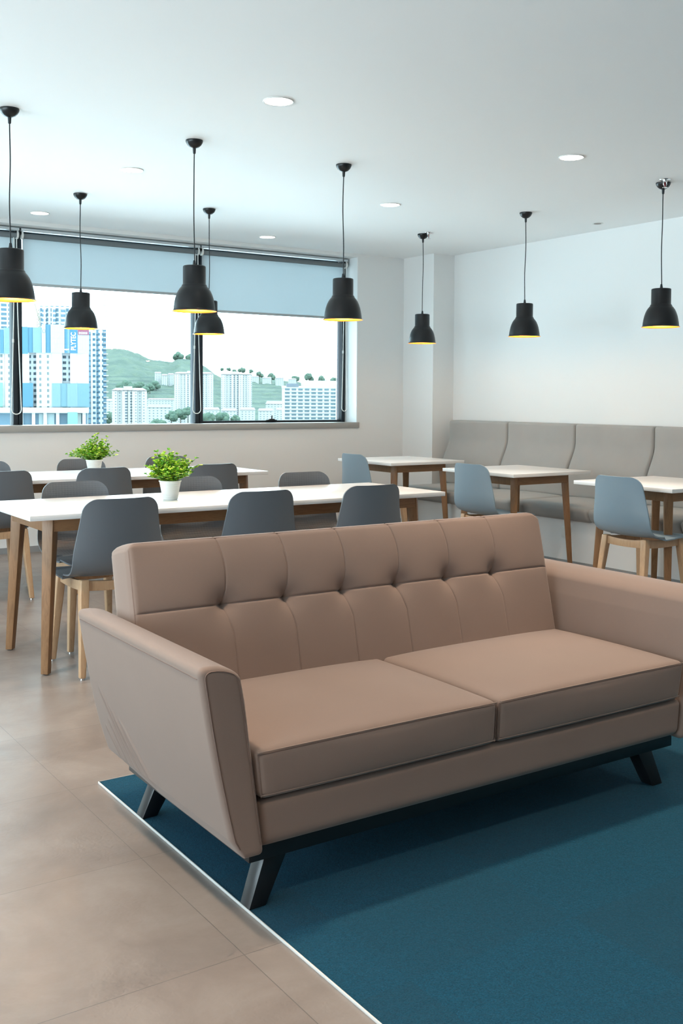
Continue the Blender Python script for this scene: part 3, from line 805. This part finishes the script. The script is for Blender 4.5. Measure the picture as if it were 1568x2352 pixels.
# ---------------------------------------------------------------- potted plants
def plant(x, y, label, seed, cols, reach):
    rnd = random.Random(seed)
    t = thing('potted_plant', label, 'potted plant', (x, y, .745), group='potted plants on the long tables')
    prof = [(.0001,0),(.036,0),(.0375,.002)]
    N = 9
    for k in range(N):
        z = .006+.086*k/N; r = .0375+(.0555-.0375)*(z/.098)
        prof += [(r+.0002, z), (r+.0012, z+.0045), (r+.0012, z+.0080), (r+.0002, z+.0093)]
    prof += [(.0570,.094),(.0580,.096),(.0580,.099),(.0560,.1005),(.0535,.099),(.0525,.085),(.0001,.085)]
    p = MB().lathe(prof, 48).build('pot', M['pot'], t, smooth=50)
    MB().lathe([(.0001,.090),(.052,.088),(.052,.085),(.0001,.085)], 24).build('soil', M['soil'], p, smooth=40)
    st = MB(); V = []; F = []
    def leaf(c, d, r, n3):
        d = d.normalized(); s = d.cross(n3)
        if s.length < 1e-3: s = d.cross(Vector((1,0,0)))
        s = s.normalized(); up = s.cross(d)
        b = len(V)
        V.extend([tuple(c), tuple(c+d*r*.45+s*r*.58+up*r*.12), tuple(c+d*r*1.12+s*r*.50+up*r*.05), tuple(c+d*r*1.36-up*r*.08), tuple(c+d*r*1.12-s*r*.50+up*r*.05), tuple(c+d*r*.45-s*r*.58+up*r*.12), tuple(c+d*r*.85-up*r*.05)])
        F.extend([(b,b+1,b+6),(b+1,b+2,b+6),(b+2,b+3,b+6),(b+3,b+4,b+6),(b+4,b+5,b+6),(b+5,b,b+6)])
    for k in range(84):
        az = rnd.uniform(0, 2*PI); tilt = rnd.random()**.75*1.18; ln = rnd.uniform(.10, .178)*(1-.20*tilt)
        if k < len(reach): az, tilt, ln = reach[k]
        d = Vector((math.cos(az)*math.sin(tilt), math.sin(az)*math.sin(tilt), math.cos(tilt)))
        p0 = Vector((math.cos(az)*.03*rnd.random(), math.sin(az)*.03*rnd.random(), .088)); pts = []
        for q in range(8):
            f = q/7; bend = Vector((0,0,.022*f*(1-f)*tilt)); pts.append(p0+d*ln*f+bend+Vector((rnd.uniform(-1,1),rnd.uniform(-1,1),rnd.uniform(-1,1)))*.002)
        st.tube(pts, [.0016*(1-.5*q/7) for q in range(8)], 5)
        for q in range(1, 8):
            f = q/7
            for w in range(3 if q < 7 else 5):
                a2 = rnd.uniform(0, 2*PI); ld = (d*.6+Vector((math.cos(a2),math.sin(a2),rnd.uniform(-.3,.7)))).normalized()
                leaf(pts[q], ld, rnd.uniform(.0085,.0145), Vector((rnd.uniform(-.4,.4),rnd.uniform(-.4,.4),1)))
            # side sprig
            if q in (3, 5):
                a2 = rnd.uniform(0, 2*PI); sd = (d+Vector((math.cos(a2),math.sin(a2),.3))*.8).normalized()
                e = pts[q]+sd*.032; st.tube([pts[q], e], .0009, 4)
                for w in range(6):
                    c = pts[q]+sd*.032*rnd.uniform(.4,1.05); a3 = rnd.uniform(0, 2*PI)
                    leaf(c, (sd*.6+Vector((math.cos(a3),math.sin(a3),rnd.uniform(-.3,.7)))).normalized(), rnd.uniform(.0075,.0125), Vector((rnd.uniform(-.4,.4),rnd.uniform(-.4,.4),1)))
    st.build('stems', M['stem'], t, smooth=60)
    obj('foliage', V, F, M['leaf'], t, (0,0,0), 179)
    return t
R3 = math.radians
plant(2.243, 4.925, 'bushy green plant in a ribbed white pot on the front table', 11, 0, [(R3(-25),1.0,.165),(R3(-30),.75,.17),(R3(150),.95,.14),(R3(160),1.2,.13),(R3(60),.15,.165)])
plant(2.545, 6.83, 'bright green plant on the rear table, branching far out to the left', 23, 0, [(R3(150),1.25,.165),(R3(155),1.35,.15),(R3(148),1.30,.168),(R3(-35),1.15,.16),(R3(-20),.45,.18),(R3(40),.25,.19),(R3(-35),1.3,.15)])

# ---------------------------------------------------------------- the city outside
GZ = -62.
_mat = mat; XF = .40
def mat(name, col=(.8,.8,.8), rough=.5, metal=0., spec=.25, **kw): return _mat(name, tuple(c*XF for c in col), rough, metal, spec, **kw)
M['city_wall'] = mat('city_wall', (.80,.80,.80), .7)
def azd(az, D): return (math.sin(az)*D, math.cos(az)*D)
def facade(name, wallc, winc, pu, pv, u0, u1, v0, v1, rough=.6, bands=None):
    m = mat(name, wallc, rough); v = coords(m); x, y, z = sep(m, v)
    fu = mth(m, 'FRACT', mth(m, 'DIVIDE', mth(m, 'ADD', x, 500.), pu)); fv = mth(m, 'FRACT', mth(m, 'DIVIDE', mth(m, 'ADD', z, 300.), pv))
    def inside(f, a, b): return mth(m, 'MULTIPLY', mth(m, 'GREATER_THAN', f, a), mth(m, 'LESS_THAN', f, b))
    k = mth(m, 'MULTIPLY', inside(fu, u0, u1), inside(fv, v0, v1))
    if bands:
        bb = None
        for a, b in bands:
            q = inside(x, a, b); bb = q if bb is None else mth(m, 'MAXIMUM', bb, q)
        k = mth(m, 'MULTIPLY', k, bb)
    g = nd(m, 'ShaderNodeNewGeometry'); 
    k = mth(m, 'MULTIPLY', k, mth(m, 'LESS_THAN', mth(m, 'ABSOLUTE', sep(m, g.outputs['Normal'])[2]), .5))
    wallc = tuple(c*XF for c in wallc); winc = tuple(c*XF*.66 for c in winc)
    lk(m, mixc(m, k, wallc, winc), bs(m).inputs['Base Color']); return m
WH = (.80,.79,.78); BL = (.22,.38,.50); PB = (.30,.40,.48)
def bldroot(az, D, label, cat='building', name='apartment_tower', turn=0., group=None):
    x, y = azd(az, D); r = thing(name, label, cat, (x, y, 0), -az+turn, group=group); return r
def bx(name, root, m, x0, x1, y0, y1, z0, z1, bevel=0):
    return MB().box(x0, x1, y0, y1, z0, z1).build(name, m, root, bevel=bevel)
m_tA = facade('facade_blue_strips', WH, BL, 5.2, 3.3, .12, .9, .25, .85)
r = bldroot(.2745, 800, 'white tower with blue window strips at the left picture edge', turn=.25)
bx('tower_wall', r, m_tA, -9, 5.9, 0, 16, GZ, 87); bx('roof_box', r, mat('conc', (.7,.7,.7)), -6, 3, 3, 12, 87, 91)
r.name = 'residential_tower'
m_b = facade('facade_bays', (.72,.76,.80), (.20,.34,.46), 3.6, 3.4, .3, .85, .2, .9)
r = bldroot(.3207, 760, 'pale blue-white tower rising behind the tower wrapped in netting', name='residential_tower', turn=-.2)
bx('tower_wall', r, m_b, -10.7, 10.7, 0, 18, GZ, 65)
bx('roof_box', r, M['city_wall'], -4, 5, 3, 10, 65, 68.5)
for x0 in (-7.5, -1.0, 5.6): bx('bay_column', r, m_tA, x0, x0+2.6, -1.6, 0, GZ, 63.5)
# tower e
m_e = facade('facade_slim', (.70,.78,.86), (.13,.28,.40), 2.7, 3.15, .2, .8, .3, .8)
m_e2 = facade('facade_slim_blue', (.22,.36,.47), (.15,.27,.37), 2.6, 3.15, .0, 1., .3, .6)
r = bldroot(.3599, 640, 'slim white and blue tower right of the netted tower', name='residential_tower')
for a, b, mm, dp in ((-5.3,-3.7,m_e2,0),(-3.7,-2.7,mat('cream_strip',(.82,.78,.70)),-.4),(-2.7,-.6,m_e,0),(-.6,.75,m_e2,.4),(.75,3.4,m_e,-.6),(3.4,5.3,m_e2,.2)):
    bx('facade_strip', r, mm, a, b, dp, 14, GZ, 41.6 - (1.2 if a < -3 else 0))
for k in range(30): bx('balcony_slab', r, M['city_wall'], 3.6, 6.6 if k % 3 else 6.2, -1.4, 1.5, -22+k*3.15*(64/62.), -21.5+k*3.15*(64/62.))
# construction tower with netting
D0 = 570; r = bldroot(.3051, D0, 'unfinished concrete tower wrapped in blue and white netting with a vertical lettered banner', name='construction_tower')
cm = mat('raw_concrete', (.66,.68,.68), .8); cw = mat('white_panel', (.80,.80,.82), .6)
m_w1 = facade('shaft_windows', (.58,.60,.62), (.06,.10,.14), 3.0, 3.0, .15, .75, .2, .7)
m_w2 = facade('bay_windows', (.70,.74,.72), (.30,.35,.36), 3.9, 3.0, .55, .85, .2, .75)
bx('tower_core', r, cm, -27, 26.5, 3, 26, GZ, 37)
for a, b, mm, dp in ((-27,-20,cw,0),(-20,-16,m_w2,.5),(-15.9,-11.5,m_w2,0),(-11.5,-3.6,cw,.5),(-3.6,-.1,m_w1,2.6),(-.1,7.87,m_w2,0),(7.87,13.0,cw,-.3),(13.0,17.2,m_w1,2.6),(17.2,20.5,cw,0),(20.5,26.9,cw,.7)):
    bx('facade_panel', r, mm, a, b, dp, 3.2, -6.5, 26)
def nety(name, col):
    m = mat(name, col, .6); v = coords(m); x, y, z = sep(m, v)
    w = mth(m, 'FRACT', mth(m, 'DIVIDE', mth(m, 'ADD', x, 100.), 1.3)); zz = mth(m, 'FRACT', mth(m, 'DIVIDE', mth(m, 'ADD', z, 100.), 3.))
    col = tuple(c*XF*.62 for c in col); k = mth(m, 'MAXIMUM', mth(m, 'LESS_THAN', w, .14), mth(m, 'LESS_THAN', zz, .08))
    lk(m, mixc(m, mth(m, 'MULTIPLY', k, .35), col, tuple(c*.72 for c in col)), bs(m).inputs['Base Color']); return m
nb = nety('netting_blue', (.15,.40,.58)); nl = nety('netting_light_blue', (.36,.56,.66)); nw = nety('netting_white', (.80,.82,.84)); nbs = mat('banner_blue', (.05,.19,.40), .5); ngr = nety('netting_green', (.38,.72,.62)); ngb = nety('netting_grey_blue', (.28,.50,.60))
for a, b, mm, dp, zt in ((-26.6,-18,nl,-1.2,36),(-18,-16.3,nb,-1.0,36),(-16.2,-11.0,nl,-1.3,37),(-10.9,-4.2,nb,-1.2,37.8),(-4.2,-1.7,nb,-.6,37.6),(-1.7,2.7,nl,-1.2,37.6),(2.75,4.7,nw,-1.6,39.3),(4.7,7.3,nb,-1.0,39.2),(7.3,14.3,nw,-1.8,39.3),(14.3,15.9,nb,-1.2,38.2),(15.9,17.1,nl,-1.2,38.2),(17.1,21.0,nbs,-1.6,38.4),(21.0,27.0,nw,-1.4,38.4)):
    bx('safety_netting', r, mm, a, b, dp-.3, dp, 24.3 if a > -5 else 23.6, zt)
for a, b, mm, dp in ((-26.6,-17,ngr,-1.),(-7.2,-1.8,nb,-1.),(7.87,12.2,nl,-1.),(12.2,15.5,ngb,-.6),(15.5,21,nl,-1.),(21,27,ngb,-.9)):
    bx('safety_netting', r, mm, a, b, dp-.3, dp, -4.3, 8.3)
bx('roof_sign', r, mat('banner_maroon', (.30,.08,.14)), 21.3, 26.9, -2.1, -1.9, 34.1, 37.2)
for k in range(5): bx('sign_character', r, cw, 21.7+k*.92, 22.35+k*.92, -2.3, -2.1, 34.5, 35.6)
bx('small_sign', r, mat('sign_grey', (.30,.30,.40)), 3.2, 4.6, -2.2, -1.95, 34.9, 36.4)
bx('small_sign', r, cw, 3.6, 4.2, -2.3, -2.15, 35.2, 36.1)
cu = bpy.data.curves.new('banner_lettering', 'FONT'); cu.body = 'PLYTEC'; cu.size = 3.05; cu.extrude = .05; cu.offset = .075; cu.align_x = 'CENTER'; cu.align_y = 'CENTER'
to = bpy.data.objects.new('banner_lettering', cu); C.objects.link(to); dg = bpy.context.evaluated_depsgraph_get()
me = bpy.data.meshes.new_from_object(to.evaluated_get(dg)); bpy.data.objects.remove(to)
me.materials.clear(); me.materials.append(cw)
zs = [v.co.x for v in me.vertices]; wdt = max(zs)-min(zs); sx = 9.4/wdt
me.transform(Matrix.Rotation(PI/2, 4, 'X') @ Matrix.Diagonal((1,1,1,1)) ); me.transform(Matrix.Rotation(-PI/2, 4, 'Y'))
zs = [v.co.z for v in me.vertices]; me.transform(Matrix.Diagonal((1.18,1,9.4/(max(zs)-min(zs)),1))); 
to = bpy.data.objects.new('banner_lettering', me); C.objects.link(to); to.parent = r; to.location = (19.0, -1.98, 30.6)
bx('podium_slab', r, mat('podium_concrete', (.74,.76,.74)), -27, 26.6, -3, 20, -7.4, -4.6)
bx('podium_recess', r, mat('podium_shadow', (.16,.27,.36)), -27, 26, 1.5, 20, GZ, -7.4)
for x in (-8.6,-2.5,3.4,9.8,23.4): bx('podium_column', r, cw, x, x+1.7, -1, 1.5, GZ, -7.4)
bx('podium_wall', r, mat('podium_wall', (.42,.52,.54)), 1.0, 9.0, .9, 1.4, GZ, -7.8); bx('podium_wall', r, mat('podium_wall_2', (.50,.56,.54)), 18.5, 22.8, .4, 1.4, GZ, -7.8)
bx('site_hoarding', r, ngr, 15.6, 20.8, -4.2, -3.9, GZ, -7.0)
# crane
r = bldroot(.3078, 616, 'tan crane mast tip above the netted tower', 'crane', 'tower_crane')
tan = mat('crane_tan', (.45,.38,.30)); mb = MB()
for k in range(7):
    z0 = 38+k*1.9; mb.tube([(-1.2+.0*k,0,z0),(.6,0,z0+1.7)], .16, 4); mb.tube([(.6,0,z0),(-1.2,0,z0+1.7)], .16, 4)
for x in (-1.2, .6):
    mb.tube([(x,0,GZ),(x,0,47)], .22, 4)
mb.tube([(0,0,45),(-2.4,0,54)], .35, 4)
mb.build('crane_mast', tan, r)
# apartments
def aptm(name, wn=(.45,.50,.55)): return facade(name, (.80,.78,.76), wn, 4.1, 2.95, .35, .72, .3, .72)
m_apt = aptm('facade_apartment'); m_apt2 = facade('facade_apartment_dark', (.80,.78,.76), (.20,.28,.36), 5.2, 2.95, .3, .7, .2, .8)
def apt(az, D, w, zt, label, turn=.0, steps=3):
    r = bldroot(az, D, label, name='apartment_block', turn=turn); h = w/2
    bx('main_wall', r, m_apt, -h, h, 0, 18, GZ, zt); seg = w/7
    for k in range(steps+1):
        x0 = -h+seg*(2*k+.0); bx('bay_wall', r, m_apt if k != 1 else m_apt2, x0, x0+seg*1.05, -2.2, 0, GZ, zt-1.0)
    bx('stair_tower', r, m_apt2, -seg*.3, seg*.35, -1.1, 0, GZ, zt-1)
    rf = mat('roof_tile', (.46,.36,.36)); mb = MB()
    mb.loft([[(-h-.5,-2.5,zt),(h+.5,-2.5,zt),(h+.5,18.5,zt),(-h-.5,18.5,zt)],[(-h+4,5,zt+2.6),(h-4,5,zt+2.6),(h-4,11,zt+2.6),(-h+4,11,zt+2.6)]]); mb.build('roof', rf, r)
    bx('roof_house', r, M['city_wall'], -seg*1.2, seg*.6, -1.5, 8, zt, zt+4.2)
    return r
apt(.3894, 1100, 35.5, 8.2, 'nearest white apartment block, low in the middle window bay')
apt(.4497, 1600, 58.5, 37.5, 'white apartment block half hidden behind the middle mullion')
apt(.4903, 1600, 47, 37.0, 'white apartment block alone in the left half of the right window bay')
m_off = facade('facade_office', (.78,.79,.80), (.24,.36,.42), 5.4, 2.95, .12, .84, .18, .72)
r = bldroot(.5653, 850, 'wide white office block with blue-grey window grid at the right end of the view', name='office_block', turn=.12)
bx('office_wall', r, m_off, -24.5, 26, 0, 25, GZ, 9.4); bx('parapet', r, M['city_wall'], -24.8, 26.3, -.5, 25, 9.4, 11.2); bx('roof_house', r, M['city_wall'], -9, 20, 3, 18, 11.2, 15.6); bx('roof_recess', r, mat('roof_dark', (.22,.25,.30)), -23, -13, -.8, 3, 10.2, 13)
for k in range(11): bx('sun_ledge', r, M['city_wall'], -24.8, 26.3, -.9, 0, 9.4-2.95*(k+1)+.0, 9.4-2.95*(k+1)+.55)
m_low = facade('facade_low', (.78,.78,.76), (.42,.50,.55), 5., 3.4, .3, .7, .3, .65)
red = mat('roof_red', (.44,.33,.34))
def house(az, D, w, zt, h, label, turn=0., roofm=red, dep=14, group=None, name='low_rise_house'):
    r = bldroot(az, D, label, name=name, turn=turn, group=group)
    bx('house_wall', r, m_low, -w/2, w/2, 0, dep, GZ, zt-h)
    mb = MB(); mb.loft([[(-w/2-.8,-1,zt-h),(w/2+.8,-1,zt-h),(w/2+.8,dep+1,zt-h),(-w/2-.8,dep+1,zt-h)],[(-w/2+w*.06,dep*.45,zt),(w/2-w*.06,dep*.45,zt),(w/2-w*.06,dep*.55,zt),(-w/2+w*.06,dep*.55,zt)]]); mb.build('roof', roofm, r)
    return r
house(.4191, 1750, 46, -.5, 2.2, 'long white low building at the foot of the terraced hill', group='low buildings below the hill')
house(.4174, 1350, 31, -8.0, 4, 'low building with a grey hipped roof beside the nearest apartment block', roofm=mat('roof_grey', (.42,.42,.46)), group='low buildings below the hill')
for k, (a, w) in enumerate(((.4665,23),(.4835,22),(.5010,22),(.5185,22),(.5350,20))):
    house(a, 1500+k*6, w, -13.0-(k % 2)*1.2, 3.6, ['white terrace house left end of the row below the middle mullion','white terrace house below the middle white block','white terrace house right of the middle white block','white terrace house left of the window handle','white terrace house beside the wide office block'][k], group='terrace row at the bottom of the right window bay')
house(.5290, 1620, 34, -3.5, 5, 'grey-roofed hall behind the terrace row, left of the office block', roofm=mat('roof_hall', (.50,.46,.46)))
house(.3725, 1500, 14, -1.5, 3, 'small pale house between the slim tower and the nearest apartment block')
for k, (a, D, w, zt) in enumerate(((.4160,2230,13,55),(.4222,2210,12,50),(.4282,2220,12,52))):
    r = house(a, D, w, zt, 3, ['white hillside villa, leftmost of the cluster','white hillside villa, middle of the cluster','white hillside villa, rightmost of the cluster beside the white block'][k], dep=12, group='villas on the hillside')
for k in range(6):
    house(.4830+.0122*k, 2670, 23-(k>3)*2, 61-1.6*k-(k % 2)*1.5, 3, ['ridge house furthest left on the skyline','ridge house second along the skyline','ridge house third along the skyline','ridge house fourth along the skyline','ridge house fifth along the skyline','ridge house furthest right on the skyline'][k], dep=12, group='houses on the ridge')

# hills
hill = mat('hill_trees', rough=.9, spec=.1); v = coords(hill)
n1 = noise_tex(hill, v, .02, 6, .7); n2 = noise_tex(hill, v, .004, 4, .6)
cc = ramp(hill, n1, [(.3, (.052,.076,.066)), (.5, (.074,.100,.080)), (.7, (.105,.130,.088))])  # greens lightened, distance haze is worked into the hill colour
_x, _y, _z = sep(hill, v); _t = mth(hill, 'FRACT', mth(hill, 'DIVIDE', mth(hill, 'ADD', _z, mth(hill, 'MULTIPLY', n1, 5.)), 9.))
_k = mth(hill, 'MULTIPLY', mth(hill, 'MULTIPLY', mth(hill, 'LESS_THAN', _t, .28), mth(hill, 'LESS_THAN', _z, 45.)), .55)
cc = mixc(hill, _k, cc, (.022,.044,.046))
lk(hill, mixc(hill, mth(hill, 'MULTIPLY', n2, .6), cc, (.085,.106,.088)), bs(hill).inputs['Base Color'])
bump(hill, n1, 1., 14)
ridge = [(-.30,100.),(-.1,118.),(.10,120.),(.2502,131.5),(.3112,140.),(.3681,141.8),(.3805,147.3),(.3906,139.2),(.4028,124.9),(.4109,115.3),(.4211,115.7),(.4272,109.7),(.4354,121.),(.4457,118.),(.4602,102.1),(.4684,77.4),(.4747,66.),(.4976,70.6),(.5143,66.),(.531,60.),(.5562,52.6),(.5731,56.6),(.5878,54.4),(.70,80),(.9,100)]
VV = []; FF = []; na, nr = 560, 70
for i in range(na+1):
    a = -.30+1.2*i/na; hr = interp([p[0] for p in ridge], [p[1] for p in ridge], a)
    for j in range(nr+1):
        q = j/nr
        if q < .8: D = 1780+(3000-1780)*(q/.8); f = (q/.8); z = GZ*.75*(1-f)+ (hr-9)*f**.6
        else: D = 3000+600*(q-.8)/.2; f = (q-.8)/.2; z = (hr-9)*(1-f)-40*f
        x, y = azd(a, D)
        nz_ = noise.fractal(Vector((x*.012, y*.012, 3.)), .9, 2., 5)
        nf = noise.noise(Vector((x*.055, y*.03, 9.)))
        if .37 < a < .46 and .12 < q < .5:         # terraced slope
            z += 3.*math.sin(z*.55)
            z += nf*2
        else: z += 6.*nf*min(1, q*4)
        z += 9.*nz_*min(1, q*3)
        VV.append((x, y, z))
for i in range(na):
    for j in range(nr): k = i*(nr+1)+j; FF.append((k, k+nr+1, k+nr+2, k+1))
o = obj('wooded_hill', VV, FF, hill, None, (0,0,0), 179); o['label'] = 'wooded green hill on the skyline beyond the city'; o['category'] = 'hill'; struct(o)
o = sbox('ground_plain', mat('city_ground', (.34,.40,.34), .9), 'city ground far below the windows', 'ground', 40, 3500, 420, 4200, GZ-6, GZ)
# trees outside
def tree(az, D, w, zt, label, seed, group=None, tall=1.0):
    rnd = random.Random(seed); x, y = azd(az, D)
    t = thing('leafy_tree', label, 'tree', (x, y, 0), -az, group=group)
    mb = MB(); V = []; F = []
    for k in range(9):
        cx = rnd.uniform(-.32,.32)*w; cy = rnd.uniform(-.3,.3)*w; r0 = w*rnd.uniform(.22,.34); cz = zt-r0*rnd.uniform(.95,2.2)
        if k == 0: cx = cy = 0; cz = zt-r0
        bm = bmesh.new(); bmesh.ops.create_icosphere(bm, subdivisions=3, radius=1)
        b = len(V)
        for v in bm.verts:
            nn = 1+.32*noise.noise(v.co*2.6+Vector((seed+k, k*3.1, 0)))+.12*noise.noise(v.co*7+Vector((seed, k, 0)))
            V.append((cx+v.co.x*r0*nn, cy+v.co.y*r0*nn, cz+v.co.z*r0*nn*tall))
        F += [tuple(v.index+b for v in f.verts) for f in bm.faces]; bm.free()
    obj('crown', V, F, M['treegreen'], t, (0,0,0), 179)
    MB().tube([(0,0,GZ),(0,0,zt-w*.3)], w*.04, 8).build('trunk', mat('bark', (.15,.12,.09)), t)
m = mat('tree_green', rough=.9, spec=.1); M['treegreen'] = m; v = coords(m)
lk(m, ramp(m, noise_tex(m, v, .35, 5, .7), [(.3, (.050,.082,.068)), (.55, (.078,.115,.085)), (.75, (.12,.155,.10))]), bs(m).inputs['Base Color']); bump(m, noise_tex(m, v, .8, 4), .8, 1.)
TR = [(.4150,1230,19,-24.5,'round tree below the grey hipped roof'),(.4285,1290,15,-15.5,'leafy tree right of the grey hipped roof, left of its row'),(.4372,1350,15,-14.,'leafy tree in the middle of the row left of the mullion'),(.4443,1262,12,-10.5,'tall leafy tree touching the middle mullion'),
      (.4655,1270,18,-17.5,'leafy tree at the lower left corner of the right window bay'),(.4775,1310,18,-17.5,'leafy tree below the terrace row, second from the mullion'),(.4893,1320,11,-20.5,'small leafy tree below the terrace row, right end'),(.3705,1240,14,-16.,'leafy tree between the slim tower and the nearest apartment block')]
for k, (a, D, w, zt, l) in enumerate(TR): tree(a, D, w, zt, l, 40+k, 'street trees below the apartment blocks')
RT = [(.4350,2950,26,129,'domed tree standing out on the skyline left of the middle mullion'),(.4462,2950,24,124,'skyline tree touching the middle mullion'),(.4765,2760,10,80,'first small skyline tree right of the middle mullion'),(.4830,2760,11,80,'second small skyline tree right of the middle mullion'),(.4890,2760,12,76,'low skyline tree above the middle white block'),(.4955,2750,18,81,'round skyline tree above the middle white block'),(.5047,2740,11,76,'slim skyline tree right of the middle white block'),(.5126,2760,17,71,'wide skyline tree above the terrace hill'),(.5240,2760,20,67,'skyline trees left of the office block'),(.5470,2750,20,60,'skyline tree above the left end of the office block'),(.5604,2740,22,67,'large skyline tree above the middle of the office block'),(.5720,2740,20,61,'skyline tree above the right half of the office block'),(.5840,2740,20,56,'skyline tree at the right window frame')]
for k, (a, D, w, zt, l) in enumerate(RT): tree(a, D, w, zt, l, 70+k, 'trees on the skyline')
HT = [(.4085,2040,18,20),(.4035,1990,18,14),(.3985,2060,20,24),(.3925,2010,18,18),(.3865,2080,20,26),(.3805,2020,18,20),(.4140,2100,18,26)]
for k, (a, D, w, zt) in enumerate(HT): tree(a, D, w, zt+8, ['round hillside tree below the villas','round hillside tree, second left of the villas','tall hillside tree above the nearest apartment block','hillside tree above the left gable of the nearest block','hillside tree furthest up beside the slim tower','hillside tree nearest the slim tower','hillside tree just left of the villas'][k], 100+k, 'trees on the middle slope')

mat = _mat
# ---------------------------------------------------------------- light
wd = bpy.data.worlds.new('sky'); sc.world = wd; wd.use_nodes = True; bg = wd.node_tree.nodes['Background']
bg.inputs[1].default_value = 7.2
_tc = wd.node_tree.nodes.new('ShaderNodeTexCoord'); _sx = wd.node_tree.nodes.new('ShaderNodeSeparateXYZ'); _rp = wd.node_tree.nodes.new('ShaderNodeValToRGB')
wd.node_tree.links.new(_tc.outputs['Generated'], _sx.inputs[0]); _mp = wd.node_tree.nodes.new('ShaderNodeMapRange'); _mp.inputs[1].default_value = -1.; _mp.inputs[2].default_value = 1.
wd.node_tree.links.new(_sx.outputs[2], _mp.inputs[0]); wd.node_tree.links.new(_mp.outputs[0], _rp.inputs[0]); wd.node_tree.links.new(_rp.outputs[0], bg.inputs[0])
_e = _rp.color_ramp.elements
while len(_e) < 6: _e.new(.5)
for _k, (_z, _w) in enumerate(((-1,.45),(-.62,.55),(-.40,1.65),(-.06,1.65),(.0,1.0),(1,.95))):     # band below the horizon brightened to throw light up at the ceiling
    _e[_k].position = (_z+1)/2; _e[_k].color = (.76*_w, .96*_w, 1.055*_w, 1)
def portal(loc, rot, sx, sy):
    L = bpy.data.lights.new('daylight_portal', 'AREA'); L.shape = 'RECTANGLE'; L.size = sx; L.size_y = sy; L.cycles.is_portal = True
    o = bpy.data.objects.new('daylight_portal', L); C.objects.link(o); o.location = loc; o.rotation_euler = rot
portal(((LX+SX)/2, WY+.33, 1.85), (R3(-90),0,0), SX-LX, 1.66)
portal((LX-.22, 3.0, 1.235), (R3(90),0,R3(-90)), 7.1, 2.17)

# ---------------------------------------------------------------- camera
cam = bpy.data.cameras.new('camera'); co = bpy.data.objects.new('camera', cam); C.objects.link(co); sc.camera = co
Rv = Vector((.83004912,-.5576613,.00568603)); Uv = Vector((.01932453,.03895009,.99905428)); Fv = Vector((.55735538,.82915424,-.04310703))
mw = Matrix(((Rv.x,Uv.x,-Fv.x,0),(Rv.y,Uv.y,-Fv.y,0),(Rv.z,Uv.z,-Fv.z,1.27531),(0,0,0,1))); co.matrix_world = mw
cam.sensor_fit = 'VERTICAL'; cam.sensor_height = 36; cam.lens = 2373.404/2352*36; cam.shift_y = -(1176-1016.943)/2352
cam.clip_start = .05; cam.clip_end = 9000

vs_ = sc.view_settings; vs_.view_transform = 'Standard'; vs_.look = 'None'; vs_.exposure = 0.; vs_.gamma = 1.; vs_.use_curve_mapping = False
sc.cycles.use_denoising = True
sc.cycles.use_adaptive_sampling = True; sc.cycles.adaptive_threshold = .10; sc.cycles.adaptive_min_samples = 16
sc.cycles.max_bounces = 7; sc.cycles.diffuse_bounces = 4; sc.cycles.glossy_bounces = 3; sc.cycles.transparent_max_bounces = 12
sc.cycles.sample_clamp_indirect = 6.; sc.cycles.caustics_reflective = False; sc.cycles.caustics_refractive = False
